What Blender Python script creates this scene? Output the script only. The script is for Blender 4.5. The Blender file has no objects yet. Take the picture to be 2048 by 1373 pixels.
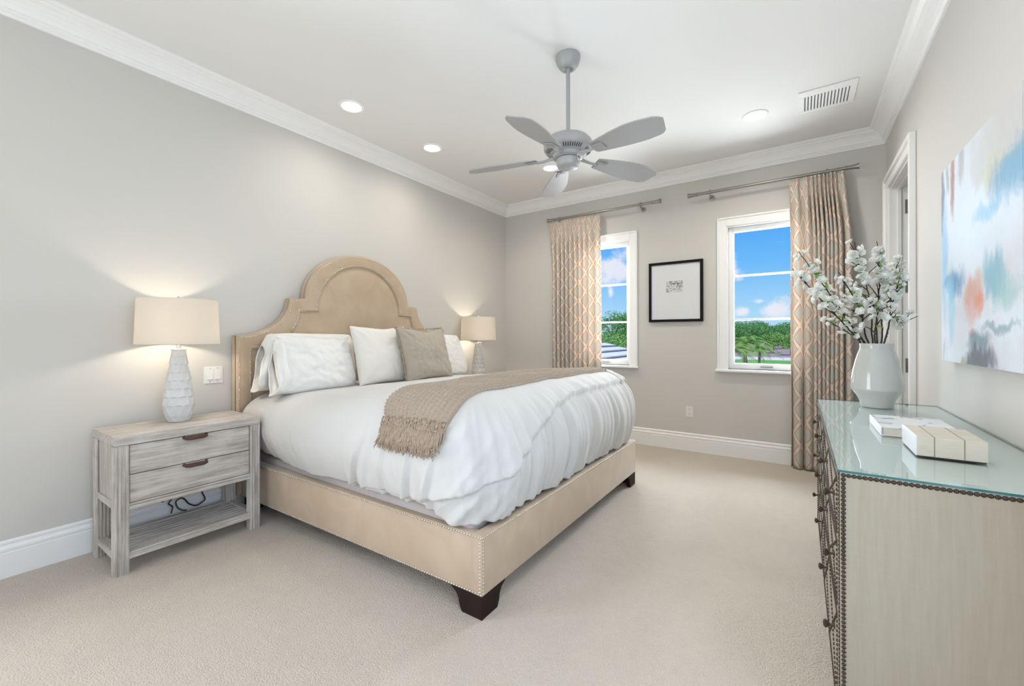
import bpy, bmesh, math, random
from mathutils import Vector, Matrix, noise
from mathutils.bvhtree import BVHTree
random.seed(7)
PI = math.pi
scene = bpy.context.scene
col = scene.collection

# ------------------------------------------------------------------ camera
FPX, YAW, ROLL, CYPX = 847.9, 0.5961, -0.0024, 673.6
cam_d = bpy.data.cameras.new('camera')
cam_d.sensor_width = 36.0
cam_d.lens = FPX / 2048 * 36.0
cam_d.shift_y = (CYPX - 686.5) / 2048
cam_d.clip_start = 0.02
cam_d.clip_end = 1500
cam = bpy.data.objects.new('camera', cam_d)
cam.matrix_world = (Matrix.Translation((0, 0, 1.25)) @ Matrix.Rotation(YAW, 4, 'Z')
                    @ Matrix.Rotation(PI / 2, 4, 'X') @ Matrix.Rotation(ROLL, 4, 'Z'))
col.objects.link(cam)
scene.camera = cam
CAM = Vector((0, 0, 1.25))

# ------------------------------------------------------------------ room numbers
XL, XR, YB, ZC, YR = -3.432, 0.632, 4.910, 3.065, -3.2

# ------------------------------------------------------------------ colour management
vs = scene.view_settings
scene.display_settings.display_device = 'sRGB'
vs.view_transform = 'Standard'
vs.look = 'None'
vs.exposure = -0.06
vs.gamma = 1.0
vs.use_curve_mapping = False


def lin(r, g, b):
    f = lambda c: (c / 255) / 12.92 if c <= 10.3 else (((c / 255) + .055) / 1.055) ** 2.4
    return (f(r), f(g), f(b), 1.0)


# ------------------------------------------------------------------ sky
def build_world():
    w = bpy.data.worlds.new('sky')
    scene.world = w
    w.use_nodes = True
    n, l = w.node_tree.nodes, w.node_tree.links
    n.clear()
    out = n.new('ShaderNodeOutputWorld')
    bg = n.new('ShaderNodeBackground')
    bg.inputs['Strength'].default_value = 1.0
    l.new(bg.outputs[0], out.inputs[0])
    tc = n.new('ShaderNodeTexCoord')
    sep = n.new('ShaderNodeSeparateXYZ')
    l.new(tc.outputs['Generated'], sep.inputs[0])
    ramp = n.new('ShaderNodeValToRGB')
    r = ramp.color_ramp
    r.elements[0].position = 0.0
    r.elements[0].color = lin(196, 229, 252)
    r.elements[1].position = 0.62
    r.elements[1].color = lin(40, 130, 240)
    e = r.elements.new(0.06); e.color = lin(165, 217, 253)
    e = r.elements.new(0.15); e.color = lin(112, 190, 255)
    e = r.elements.new(0.27); e.color = lin(66, 160, 250)
    l.new(sep.outputs[2], ramp.inputs[0])
    # clouds: warped noise in direction space, thickened in a few banks
    nz = n.new('ShaderNodeTexNoise')
    nz.inputs['Scale'].default_value = 20
    nz.inputs['Detail'].default_value = 7
    nz.inputs['Roughness'].default_value = .6
    l.new(tc.outputs['Generated'], nz.inputs['Vector'])
    acc = None

    def math_(op, a, b=None, c=None):
        m = n.new('ShaderNodeMath'); m.operation = op
        for i, v in enumerate((a, b, c)):
            if v is None: continue
            if isinstance(v, (int, float)): m.inputs[i].default_value = v
            else: l.new(v, m.inputs[i])
        return m.outputs[0]
    ratio = math_('DIVIDE', sep.outputs[0], math_('MAXIMUM', sep.outputs[1], .05))
    el = math_('DIVIDE', sep.outputs[2], math_('MAXIMUM', sep.outputs[1], .05))
    # bank centres (x/y, z/y), half sizes
    for cx, cz, sx, sz in ((-.372, .178, .060, .056), (-.385, .110, .012, .018), (-.350, .240, .02, .02),
                           (-.134, .150, .036, .042), (-.045, .053, .034, .022), (-.098, .052, .018, .012),
                           (-.068, .071, .016, .008), (.35, .2, .2, .08), (-.8, .25, .2, .1)):
        a = math_('DIVIDE', math_('SUBTRACT', ratio, cx), sx)
        b = math_('DIVIDE', math_('SUBTRACT', el, cz), sz)
        d = math_('SQRT', math_('ADD', math_('MULTIPLY', a, a), math_('MULTIPLY', b, b)))
        v = math_('SUBTRACT', 1.15, d)
        acc = v if acc is None else math_('MAXIMUM', acc, v)
    f = math_('ADD', acc, math_('MULTIPLY', math_('SUBTRACT', nz.outputs[0], .5), 3.0))
    mr = n.new('ShaderNodeMapRange')
    mr.interpolation_type = 'SMOOTHSTEP'
    mr.inputs['From Min'].default_value = .1
    mr.inputs['From Max'].default_value = .9
    l.new(f, mr.inputs['Value'])
    mix = n.new('ShaderNodeMix'); mix.data_type = 'RGBA'
    l.new(math_('MULTIPLY', mr.outputs[0], .88), mix.inputs['Factor'])
    l.new(ramp.outputs[0], mix.inputs['A'])
    mix.inputs['B'].default_value = (.90, .90, .97, 1)
    l.new(mix.outputs['Result'], bg.inputs['Color'])


build_world()


# ------------------------------------------------------------------ lights
def light(name, kind, loc, power, color, **kw):
    d = bpy.data.lights.new(name, kind)
    d.energy = power
    d.color = color
    for k, v in kw.items():
        if k not in ('rot',): setattr(d, k, v)
    o = bpy.data.objects.new(name, d)
    o.location = loc
    if 'rot' in kw: o.rotation_euler = kw['rot']
    col.objects.link(o)
    return o


light('sun', 'SUN', (30, 0, 40), 5.5, (1, .95, .86), angle=.01, rot=(math.radians(46), 0, math.radians(10)))
# area lights outside unseen windows; the right and rear ones are added fill
light('daylight_left', 'AREA', (XL - .45, -1.45, 1.3), 190, (.92, .96, 1.0), shape='RECTANGLE', size=2.6, size_y=2.5,
      rot=(0, math.radians(-102), math.radians(24)))
light('fill_rear', 'AREA', (-1.5, YR - .45, 1.5), 14, (.95, .97, 1.0), shape='RECTANGLE', size=2.8, size_y=2.4,
      rot=(math.radians(97), 0, 0))
light('fill_right', 'AREA', (XR + .40, .35, 1.45), 48, (.74, .86, 1.0), shape='RECTANGLE', size=2.0, size_y=1.4,
      rot=(0, math.radians(92), math.radians(-38)))
# daylight outside the two bedroom windows in the back wall
for wx in (-1.98, -.28):
    light('daylight_back', 'AREA', (wx, YB + .75, .95), 110, (.90, .96, 1.0), shape='RECTANGLE', size=1.3, size_y=1.3,
          rot=(math.radians(-128), 0, 0))
    light('skylight_back', 'AREA', (wx, YB + .85, 2.45), 190, (.76, .88, 1.0), shape='RECTANGLE', size=1.5, size_y=1.2,
          rot=(math.radians(-62), 0, 0))


# ================================================================== materials
class NT:
    def __init__(s, name):
        s.m = bpy.data.materials.new(name)
        s.m.use_nodes = True
        s.n, s.l = s.m.node_tree.nodes, s.m.node_tree.links
        s.b = s.n['Principled BSDF']
        s.out = s.n['Material Output']
        s.tc = s.n.new('ShaderNodeTexCoord')

    def new(s, t, **kw):
        x = s.n.new(t)
        for k, v in kw.items():
            setattr(x, k, v)
        return x

    def put(s, sock, v):
        if hasattr(v, 'is_output') or hasattr(v, 'links'): s.l.new(v, sock)
        elif isinstance(v, (tuple, list)) and len(v) == 3 and sock.type == 'RGBA': sock.default_value = (*v, 1)
        else: sock.default_value = v

    def math(s, op, a, b=None, c=None, clamp=False):
        x = s.new('ShaderNodeMath', operation=op, use_clamp=clamp)
        for i, v in enumerate((a, b, c)):
            if v is not None: s.put(x.inputs[i], v)
        return x.outputs[0]

    def mapping(s, coord='Object', scale=(1, 1, 1), loc=(0, 0, 0), rot=(0, 0, 0)):
        x = s.new('ShaderNodeMapping')
        x.inputs['Scale'].default_value = scale
        x.inputs['Location'].default_value = loc
        x.inputs['Rotation'].default_value = rot
        s.l.new(s.tc.outputs[coord], x.inputs['Vector'])
        return x.outputs[0]

    def noise(s, vec, scale, detail=3, rough=.5, dist=0):
        x = s.new('ShaderNodeTexNoise')
        s.l.new(vec, x.inputs['Vector'])
        x.inputs['Scale'].default_value = scale
        x.inputs['Detail'].default_value = detail
        x.inputs['Roughness'].default_value = rough
        x.inputs['Distortion'].default_value = dist
        return x.outputs[0]

    def smooth(s, v, a, b, lo=0., hi=1.):
        x = s.new('ShaderNodeMapRange', interpolation_type='SMOOTHSTEP')
        s.put(x.inputs['Value'], v)
        x.inputs['From Min'].default_value = a; x.inputs['From Max'].default_value = b
        x.inputs['To Min'].default_value = lo; x.inputs['To Max'].default_value = hi
        return x.outputs[0]

    def mix(s, fac, a, b):
        x = s.new('ShaderNodeMix', data_type='RGBA')
        s.put(x.inputs['Factor'], fac)
        s.put(x.inputs['A'], a); s.put(x.inputs['B'], b)
        return x.outputs['Result']

    def bump(s, h, strength=.3, dist=.005):
        x = s.new('ShaderNodeBump')
        x.inputs['Strength'].default_value = strength
        x.inputs['Distance'].default_value = dist
        s.l.new(h, x.inputs['Height'])
        s.l.new(x.outputs[0], s.b.inputs['Normal'])
        return x

    def set(s, color=None, rough=None, metal=None, **kw):
        if color is not None: s.put(s.b.inputs['Base Color'], color)
        if rough is not None: s.put(s.b.inputs['Roughness'], rough)
        if metal is not None: s.put(s.b.inputs['Metallic'], metal)
        for k, v in kw.items():
            s.put(s.b.inputs[k.replace('_', ' ')], v)
        return s


M = {}


def simple(name, c, rough=.5, metal=0., var=.04, scale=8, bump=0., bscale=200, bdist=.002, **kw):
    t = NT(name)
    v = t.mapping()
    f = t.noise(v, scale, 4)
    c1 = tuple(min(1, x * (1 + var)) for x in c[:3]); c2 = tuple(x * (1 - var) for x in c[:3])
    t.set(t.mix(f, c2, c1), rough, metal, **kw)
    if bump: t.bump(t.noise(v, bscale, 3), bump, bdist)
    M[name] = t.m
    return t


simple('wall_paint', (.62, .60, .562), .75, var=.012, scale=1.5, bump=.06, bscale=260, bdist=.001)
simple('ceiling_paint', (.82, .82, .81), .8, var=.01, scale=1.2)
simple('trim_paint', (.88, .875, .86), .38, var=.01, scale=3)
simple('window_paint', (.90, .90, .89), .35, var=.01, scale=3)
simple('plastic_white', (.80, .79, .76), .35, var=.01)
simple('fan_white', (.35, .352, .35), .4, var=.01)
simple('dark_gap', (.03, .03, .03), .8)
simple('vent_gap', (.055, .055, .06), .8)
simple('satin_nickel', (.33, .315, .29), .34, 1.0, var=.05, scale=30)
simple('hinge_steel', (.42, .40, .38), .35, .9, var=.05)
simple('bright_nickel', (.70, .655, .58), .25, .9, var=.05)
simple('bronze', (.060, .043, .030), .42, .6, var=.45, scale=70)
simple('knob_bronze', (.13, .10, .08), .36, .8, var=.25, scale=40)
simple('espresso_wood', (.020, .011, .009), .6, var=.3, scale=25, Specular_IOR_Level=.15)
simple('black_frame', (.008, .008, .008), .6, Specular_IOR_Level=.15)
simple('leather_pull', (.075, .030, .016), .42, var=.3, scale=60, bump=.2, bscale=300, bdist=.001)
simple('cable_dark', (.035, .026, .020), .5)
simple('ceramic_white', (.63, .62, .605), .42, var=.01, scale=4)
simple('box_spring_cloth', (.50, .44, .42), .9, var=.06, scale=90)
simple('mattress_cloth', (.72, .70, .66), .9)
simple('branch_bark', (.040, .026, .022), .8, var=.4, scale=60)
simple('leaf_green', (.24, .40, .10), .5, var=.45, scale=40)
simple('trunk_bark', (.16, .125, .095), .9, var=.3, scale=3)
simple('roof_tile', (.60, .61, .62), .6, var=.05, scale=2)
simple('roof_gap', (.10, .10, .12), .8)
simple('stucco', (.70, .68, .64), .9)
simple('glass_reflection_tint', (.57, .605, .575), .8, var=.03, scale=60)  # paler than the grasscloth: brightness of the glass reflection put into the colour
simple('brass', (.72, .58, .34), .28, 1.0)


def carpet():
    t = NT('carpet')
    v = t.mapping()
    big = t.noise(v, .9, 3, .55, .6)
    mid = t.noise(v, 16, 3)
    fine = t.noise(v, 160, 2, .7)
    base = t.mix(t.smooth(big, .3, .7), (.55, .472, .378), (.61, .535, .438))
    base = t.mix(t.math('MULTIPLY', t.smooth(mid, .35, .7), .22), base, (.50, .44, .37))
    base = t.mix(t.smooth(fine, .38, .62), t.mix(.84, (.30, .255, .205), base), base)
    t.set(base, .95)
    t.b.inputs['Sheen Weight'].default_value = .25
    vor = t.new('ShaderNodeTexVoronoi')
    vor.inputs['Scale'].default_value = 140
    t.l.new(v, vor.inputs['Vector'])
    h = t.math('ADD', t.math('MULTIPLY', fine, 1.1), t.math('MULTIPLY', vor.outputs[0], -.7))
    h = t.math('ADD', h, t.math('MULTIPLY', mid, .9))
    t.bump(h, .55, .012)
    M['carpet'] = t.m


carpet()


def white_linen(name, c=(.80, .785, .755), warm=.0, bscale=7):
    t = NT(name)
    v = t.mapping()
    f = t.noise(v, bscale, 5, .5, .9)
    weave = t.noise(v, 380, 2)
    t.set(t.mix(t.noise(v, 3, 3), tuple(x * .97 for x in c), c), .85)
    t.b.inputs['Sheen Weight'].default_value = .15
    h = t.math('ADD', f, t.math('MULTIPLY', weave, .04))
    t.bump(h, .28, .03)
    M[name] = t.m


white_linen('duvet_linen', (.62, .605, .58))
white_linen('pillow_linen', (.80, .78, .745), bscale=9)
white_linen('cushion_linen', (.80, .765, .70), bscale=9)


def upholstery():
    t = NT('velvet_beige')
    v = t.mapping()
    f = t.noise(v, 5, 5, .6, .8)
    fine = t.noise(v, 420, 2)
    t.set(t.mix(t.smooth(f, .3, .75), (.47, .352, .24), (.54, .418, .30)), .72)
    t.b.inputs['Sheen Weight'].default_value = .35
    t.b.inputs['Sheen Roughness'].default_value = .4
    t.bump(fine, .15, .001)
    M['velvet_beige'] = t.m
    t = NT('taupe_linen')
    v = t.mapping()
    w1 = t.noise(t.mapping(scale=(1, 1, 14)), 60, 2); w2 = t.noise(t.mapping(scale=(14, 14, 1)), 60, 2)
    f = t.math('ADD', w1, w2)
    t.set(t.mix(t.smooth(f, .7, 1.3), (.345, .295, .235), (.465, .41, .335)), .9)
    t.bump(f, .3, .001)
    M['taupe_linen'] = t.m
    t = NT('taupe_fringe')
    t.set(t.mix(t.noise(t.mapping(), 70, 2), (.30, .23, .165), (.60, .52, .42)), .95)
    M['taupe_fringe'] = t.m
    # grasscloth on the chest of drawers
    t = NT('grasscloth')
    f = t.noise(t.mapping(scale=(26, 26, 1.6)), 4, 4, .6)
    g = t.noise(t.mapping(scale=(3, 3, 60)), 5, 3)
    pt = t.noise(t.mapping(), 3.2, 3)
    c = t.mix(t.smooth(f, .25, .75), (.315, .275, .205), (.345, .305, .235))
    c = t.mix(t.math('MULTIPLY', t.smooth(pt, .55, .75), .35), c, (.29, .255, .195))
    c = t.mix(t.math('MULTIPLY', t.smooth(g, .35, .7), .10), c, (.40, .365, .30))
    t.set(c, .8)
    t.bump(f, .25, .0015)
    M['grasscloth'] = t.m


upholstery()


def washed_wood(name, axis):
    t = NT(name)
    sc = {'x': (1.2, 22, 22), 'y': (22, 1.2, 22), 'z': (22, 22, 1.2)}[axis]
    v = t.mapping(scale=sc)
    f = t.noise(v, 3.2, 6, .65, .4)
    g = t.noise(t.mapping(), 5, 4, .6)
    c = t.mix(t.smooth(f, .30, .70), (.335, .29, .245), (.60, .56, .51))
    c = t.mix(t.math('MULTIPLY', t.smooth(g, .42, .7), .45), c, (.66, .63, .60))
    t.set(c, .6)
    t.bump(f, .35, .002)
    M[name] = t.m


washed_wood('washed_wood_y', 'y')
washed_wood('washed_wood_z', 'z')
washed_wood('washed_wood_x', 'x')


def throw_mats():
    t = NT('knit_taupe')
    uv = t.new('ShaderNodeUVMap')
    f = t.noise(uv.outputs[0], 90, 3)
    t.set(t.mix(f, (.285, .215, .155), (.435, .345, .26)), .95)
    t.b.inputs['Sheen Weight'].default_value = .4
    wv = t.noise(uv.outputs[0], 260, 2)
    t.bump(wv, .6, .002)
    M['knit_taupe'] = t.m
    t = NT('knit_fringe')
    t.set(t.mix(t.noise(t.mapping(), 55, 2), (.27, .195, .135), (.48, .38, .285)), .95)
    M['knit_fringe'] = t.m


throw_mats()


def trellis():
    t = NT('trellis_curtain')
    uv = t.new('ShaderNodeUVMap')
    sep = t.new('ShaderNodeSeparateXYZ')
    t.l.new(uv.outputs[0], sep.inputs[0])
    P, Q = .150, .225
    u = t.math('DIVIDE', sep.outputs[0], P)
    v = t.math('DIVIDE', sep.outputs[1], Q)

    def bandd(a):
        fr = t.math('FRACT', a)
        return t.math('ABSOLUTE', t.math('SUBTRACT', fr, .5))
    d1 = bandd(t.math('ADD', u, v))
    d2 = bandd(t.math('SUBTRACT', u, v))
    d = t.math('MINIMUM', d1, d2)
    W, O = .105, .148
    line = t.math('MULTIPLY', t.math('GREATER_THAN', d, W), t.math('LESS_THAN', d, O))
    band = t.math('LESS_THAN', d, W)
    weave = t.noise(t.mapping(), 300, 2)
    ground = t.mix(weave, (.64, .605, .54), (.70, .665, .60))
    c = t.mix(band, ground, (.84, .755, .665))
    c = t.mix(line, c, (.60, .29, .165))
    t.set(c, .9)
    tr = t.new('ShaderNodeBsdfTranslucent')
    t.l.new(c, tr.inputs[0])
    mx = t.new('ShaderNodeMixShader')
    mx.inputs[0].default_value = .30
    t.l.new(t.b.outputs[0], mx.inputs[1]); t.l.new(tr.outputs[0], mx.inputs[2])
    t.l.new(mx.outputs[0], t.out.inputs[0])
    t.bump(weave, .1, .001)
    M['trellis_curtain'] = t.m


trellis()


def shade_mat():
    t = NT('lamp_shade_cloth')
    f = t.noise(t.mapping(scale=(40, 40, 3)), 6, 2)
    c = t.mix(f, (.86, .835, .78), (.91, .885, .835))
    t.set(c, .9)
    tr = t.new('ShaderNodeBsdfTranslucent')
    tr.inputs[0].default_value = (.74, .69, .615, 1)
    mx = t.new('ShaderNodeMixShader')
    mx.inputs[0].default_value = .55
    t.l.new(t.b.outputs[0], mx.inputs[1]); t.l.new(tr.outputs[0], mx.inputs[2])
    t.l.new(mx.outputs[0], t.out.inputs[0])
    M['lamp_shade_cloth'] = t.m
    t = NT('lamp_glow')
    t.set((1, .95, .86), .5)
    t.b.inputs['Emission Color'].default_value = (1, .93, .82, 1)
    t.b.inputs['Emission Strength'].default_value = 5.0
    M['lamp_glow'] = t.m
    t = NT('bulb_glow')
    t.set((1, .9, .75), .5)
    t.b.inputs['Emission Color'].default_value = (1, .84, .62, 1)
    t.b.inputs['Emission Strength'].default_value = 4.0
    M['bulb_glow'] = t.m


shade_mat()


def glass_mats():
    t = NT('window_glass')
    tr = t.new('ShaderNodeBsdfTransparent'); gl = t.new('ShaderNodeBsdfGlossy')
    gl.inputs['Roughness'].default_value = .0
    fr = t.new('ShaderNodeFresnel'); fr.inputs[0].default_value = 1.12
    mx = t.new('ShaderNodeMixShader')
    t.l.new(fr.outputs[0], mx.inputs[0])
    t.l.new(tr.outputs[0], mx.inputs[1]); t.l.new(gl.outputs[0], mx.inputs[2])
    t.l.new(mx.outputs[0], t.out.inputs[0])
    M['window_glass'] = t.m
    t = NT('picture_glass')
    tr = t.new('ShaderNodeBsdfTransparent'); gl = t.new('ShaderNodeBsdfGlossy')
    gl.inputs['Roughness'].default_value = .02
    mx = t.new('ShaderNodeMixShader'); mx.inputs[0].default_value = .004
    t.l.new(tr.outputs[0], mx.inputs[1]); t.l.new(gl.outputs[0], mx.inputs[2])
    t.l.new(mx.outputs[0], t.out.inputs[0])
    M['picture_glass'] = t.m
    # sheet of green-tinted float glass on the dresser: clear with a strong grazing mirror
    t = NT('table_glass')
    tr = t.new('ShaderNodeBsdfTransparent'); tr.inputs[0].default_value = (.94, .99, .985, 1)
    gl = t.new('ShaderNodeBsdfGlossy'); gl.inputs['Roughness'].default_value = .015
    fr = t.new('ShaderNodeFresnel'); fr.inputs[0].default_value = 1.85
    geo = t.new('ShaderNodeNewGeometry')
    bk = geo.outputs['Backfacing']
    fac = t.math('ADD', t.math('MULTIPLY', fr.outputs[0], t.math('SUBTRACT', 1.0, bk)), t.math('MULTIPLY', bk, .05))
    mx = t.new('ShaderNodeMixShader')
    t.l.new(fac, mx.inputs[0])
    t.l.new(tr.outputs[0], mx.inputs[1]); t.l.new(gl.outputs[0], mx.inputs[2])
    t.l.new(mx.outputs[0], t.out.inputs[0])
    M['table_glass'] = t.m
    t = NT('glass_edge')
    t.set((.03, .14, .145), .08)
    M['glass_edge'] = t.m
    t = NT('vase_glaze')
    f = t.noise(t.mapping(), 6, 3)
    t.set(t.mix(f, (.52, .525, .50), (.57, .57, .545)), .12)
    M['vase_glaze'] = t.m
    t = NT('petal_white')
    c = t.mix(t.noise(t.mapping(), 90, 2), (.90, .92, .87), (.95, .95, .93))
    t.set(c, .7)
    tr = t.new('ShaderNodeBsdfTranslucent'); tr.inputs[0].default_value = (.95, .95, .88, 1)
    mx = t.new('ShaderNodeMixShader'); mx.inputs[0].default_value = .22
    t.l.new(t.b.outputs[0], mx.inputs[1]); t.l.new(tr.outputs[0], mx.inputs[2])
    t.l.new(mx.outputs[0], t.out.inputs[0])
    M['petal_white'] = t.m
    simple('stamen', (.55, .55, .18), .7)


glass_mats()


def print_mats():
    # paper with a small grey etching is split into paper mount + print; print: scratchy monochrome blocks
    simple('mount_paper', (.72, .735, .75), .8, var=.01, scale=3)
    t = NT('etching_ink')
    v = t.mapping()
    a = t.noise(v, 16, 5, .75, 1.5)
    b = t.noise(t.mapping(scale=(6, 6, 60)), 2.2, 3, .6)
    f = t.math('ADD', t.math('MULTIPLY', a, .75), t.math('MULTIPLY', b, .35))
    t.set(t.mix(t.smooth(f, .42, .62), (.07, .07, .075), (.68, .69, .70)), .8)
    M['etching_ink'] = t.m


print_mats()


def painting_mat():
    """Loose abstract in thin washes. Object coords: y along the wall (0..1 far->near), z up, canvas origin at its lower far corner."""
    t = NT('abstract_paint')
    v = t.mapping()
    sep = t.new('ShaderNodeSeparateXYZ'); t.l.new(v, sep.inputs[0])
    s = t.math('DIVIDE', sep.outputs[1], -.94)      # 0 far end .. 1 near end
    z = t.math('DIVIDE', sep.outputs[2], .94)
    n1 = t.math('SUBTRACT', t.noise(v, 5, 5, .6, .5), .5)
    n2 = t.math('SUBTRACT', t.noise(t.mapping(loc=(3, 7, 1)), 5, 5, .6, .5), .5)
    n3 = t.math('SUBTRACT', t.noise(t.mapping(loc=(1, 2, 5), scale=(1, 1.6, .8)), 14, 6, .7, .8), .5)
    st = t.math('SUBTRACT', t.noise(t.mapping(scale=(1, 7, 1.0)), 3, 3, .5), .5)
    c = t.mix(t.smooth(t.noise(v, 2.2, 4, .6, .6), .3, .7), (.66, .67, .71), (.72, .79, .86))

    def blob(cs, cz, rs, rz, colr, amt, soft=.8, w=1.2, streak=0.):
        nonlocal c
        a = t.math('DIVIDE', t.math('ADD', t.math('SUBTRACT', s, cs), t.math('MULTIPLY', n1, .18 * w)), rs)
        zz = t.math('ADD', t.math('SUBTRACT', z, cz), t.math('MULTIPLY', n2, .18 * w))
        if streak: zz = t.math('ADD', zz, t.math('MULTIPLY', st, streak * .6))
        b = t.math('DIVIDE', zz, rz)
        d = t.math('ADD', t.math('MULTIPLY', a, a), t.math('MULTIPLY', b, b))
        f = t.smooth(t.math('ADD', d, t.math('MULTIPLY', n3, 2.2)), 1 - soft - .35, 1 + soft + .6, amt * .92, 0)
        c = t.mix(f, c, colr)
    blob(.50, .62, .45, .20, (.70, .80, .90), .9, .9)
    blob(.92, .88, .30, .16, (.56, .54, .50), .8, .9)
    blob(.62, .90, .12, .12, (.60, .59, .58), .6, .9)
    blob(.80, .78, .16, .05, (.62, .60, .38), .7, .9)
    blob(.95, .72, .22, .09, (.16, .40, .60), .95, .8)
    blob(.66, .635, .14, .035, (.22, .55, .80), .7, .9)
    blob(.05, .55, .06, .28, (.16, .45, .68), .75, .8, .6, .3)
    blob(.02, .86, .035, .16, (.16, .17, .22), .85, .7, .5, .3)
    blob(.20, .90, .03, .15, (.38, .14, .09), .85, .6, .4, .4)
    blob(.12, .93, .025, .08, (.26, .40, .36), .8, .7, .4, .4)
    blob(.34, .96, .04, .10, (.34, .35, .36), .7, .8, .5, .4)
    blob(.22, .385, .13, .055, (.06, .27, .52), .95, .7)
    blob(.17, .29, .06, .14, (.26, .58, .75), .8, .8, .7, .3)
    blob(.74, .36, .115, .085, (.18, .46, .58), .85, .7, 1., .3)
    blob(.86, .30, .12, .05, (.30, .55, .56), .7, .8)
    blob(.50, .30, .095, .080, (.68, .33, .22), .85, .7)
    blob(.46, .21, .06, .05, (.72, .48, .50), .7, .8)
    blob(.58, .255, .06, .04, (.74, .24, .12), .7, .7)
    blob(.48, .135, .05, .02, (.70, .30, .16), .6, .8)
    blob(.56, .105, .13, .04, (.12, .22, .27), .92, .6)
    blob(.78, .165, .16, .022, (.22, .36, .42), .8, .7, 1.5)
    blob(.58, .02, .20, .055, (.10, .115, .135), .95, .5)
    blob(.36, .01, .05, .04, (.45, .38, .20), .7, .8)
    blob(.04, .04, .015, .06, (.2, .4, .4), .6, .8)
    t.set(c, .7)
    t.bump(t.noise(v, 260, 2), .12, .001)
    M['abstract_paint'] = t.m
    simple('canvas_edge', (.78, .79, .82), .85)


painting_mat()


def book_mats():
    simple('page_block', (.66, .62, .53), .85, var=.10, scale=30)
    simple('cover_white', (.80, .81, .83), .35, var=.01)
    t = NT('cover_ink')
    v = t.mapping()
    f = t.noise(t.mapping(scale=(1.6, 1, 1), loc=(.3, .1, 0)), 7, 2, .5, 1.2)
    b = t.math('MULTIPLY', t.smooth(f, .53, .56), t.smooth(f, .62, .60, 0, 1))
    t.set(t.mix(t.math('MULTIPLY', b, .75), (.78, .79, .81), (.25, .25, .28)), .35)
    M['cover_ink'] = t.m
    t = NT('cream_box')
    sep = t.new('ShaderNodeSeparateXYZ'); t.l.new(t.mapping(), sep.inputs[0])
    f = t.noise(t.mapping(scale=(5, 5, 50)), 4, 3)
    t.set(t.mix(f, (.56, .51, .42), (.70, .65, .56)), .55)
    M['cream_box'] = t.m
    simple('ribbon_brown', (.30, .235, .17), .7)


book_mats()


def foliage_mat(name, c1, c2):
    t = NT(name)
    inf = t.new('ShaderNodeObjectInfo')
    f = t.noise(t.mapping(), 1.1, 4, .7)
    c = t.mix(t.smooth(f, .3, .7), c1, c2)
    t.set(c, .7)
    tr = t.new('ShaderNodeBsdfTranslucent'); t.l.new(c, tr.inputs[0])
    mx = t.new('ShaderNodeMixShader'); mx.inputs[0].default_value = .3
    t.l.new(t.b.outputs[0], mx.inputs[1]); t.l.new(tr.outputs[0], mx.inputs[2])
    t.l.new(mx.outputs[0], t.out.inputs[0])
    M[name] = t.m


foliage_mat('foliage_dark', (.05, .20, .05), (.16, .38, .10))
foliage_mat('foliage_mid', (.10, .28, .06), (.28, .48, .13))
foliage_mat('palm_green', (.10, .26, .04), (.34, .48, .13))
simple('lawn', (.12, .33, .05), .9, var=.3, scale=.6)
simple('pavement', (.62, .58, .55), .9, var=.06, scale=.4)
simple('mulch', (.30, .23, .21), .95, var=.2, scale=.5)


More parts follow.
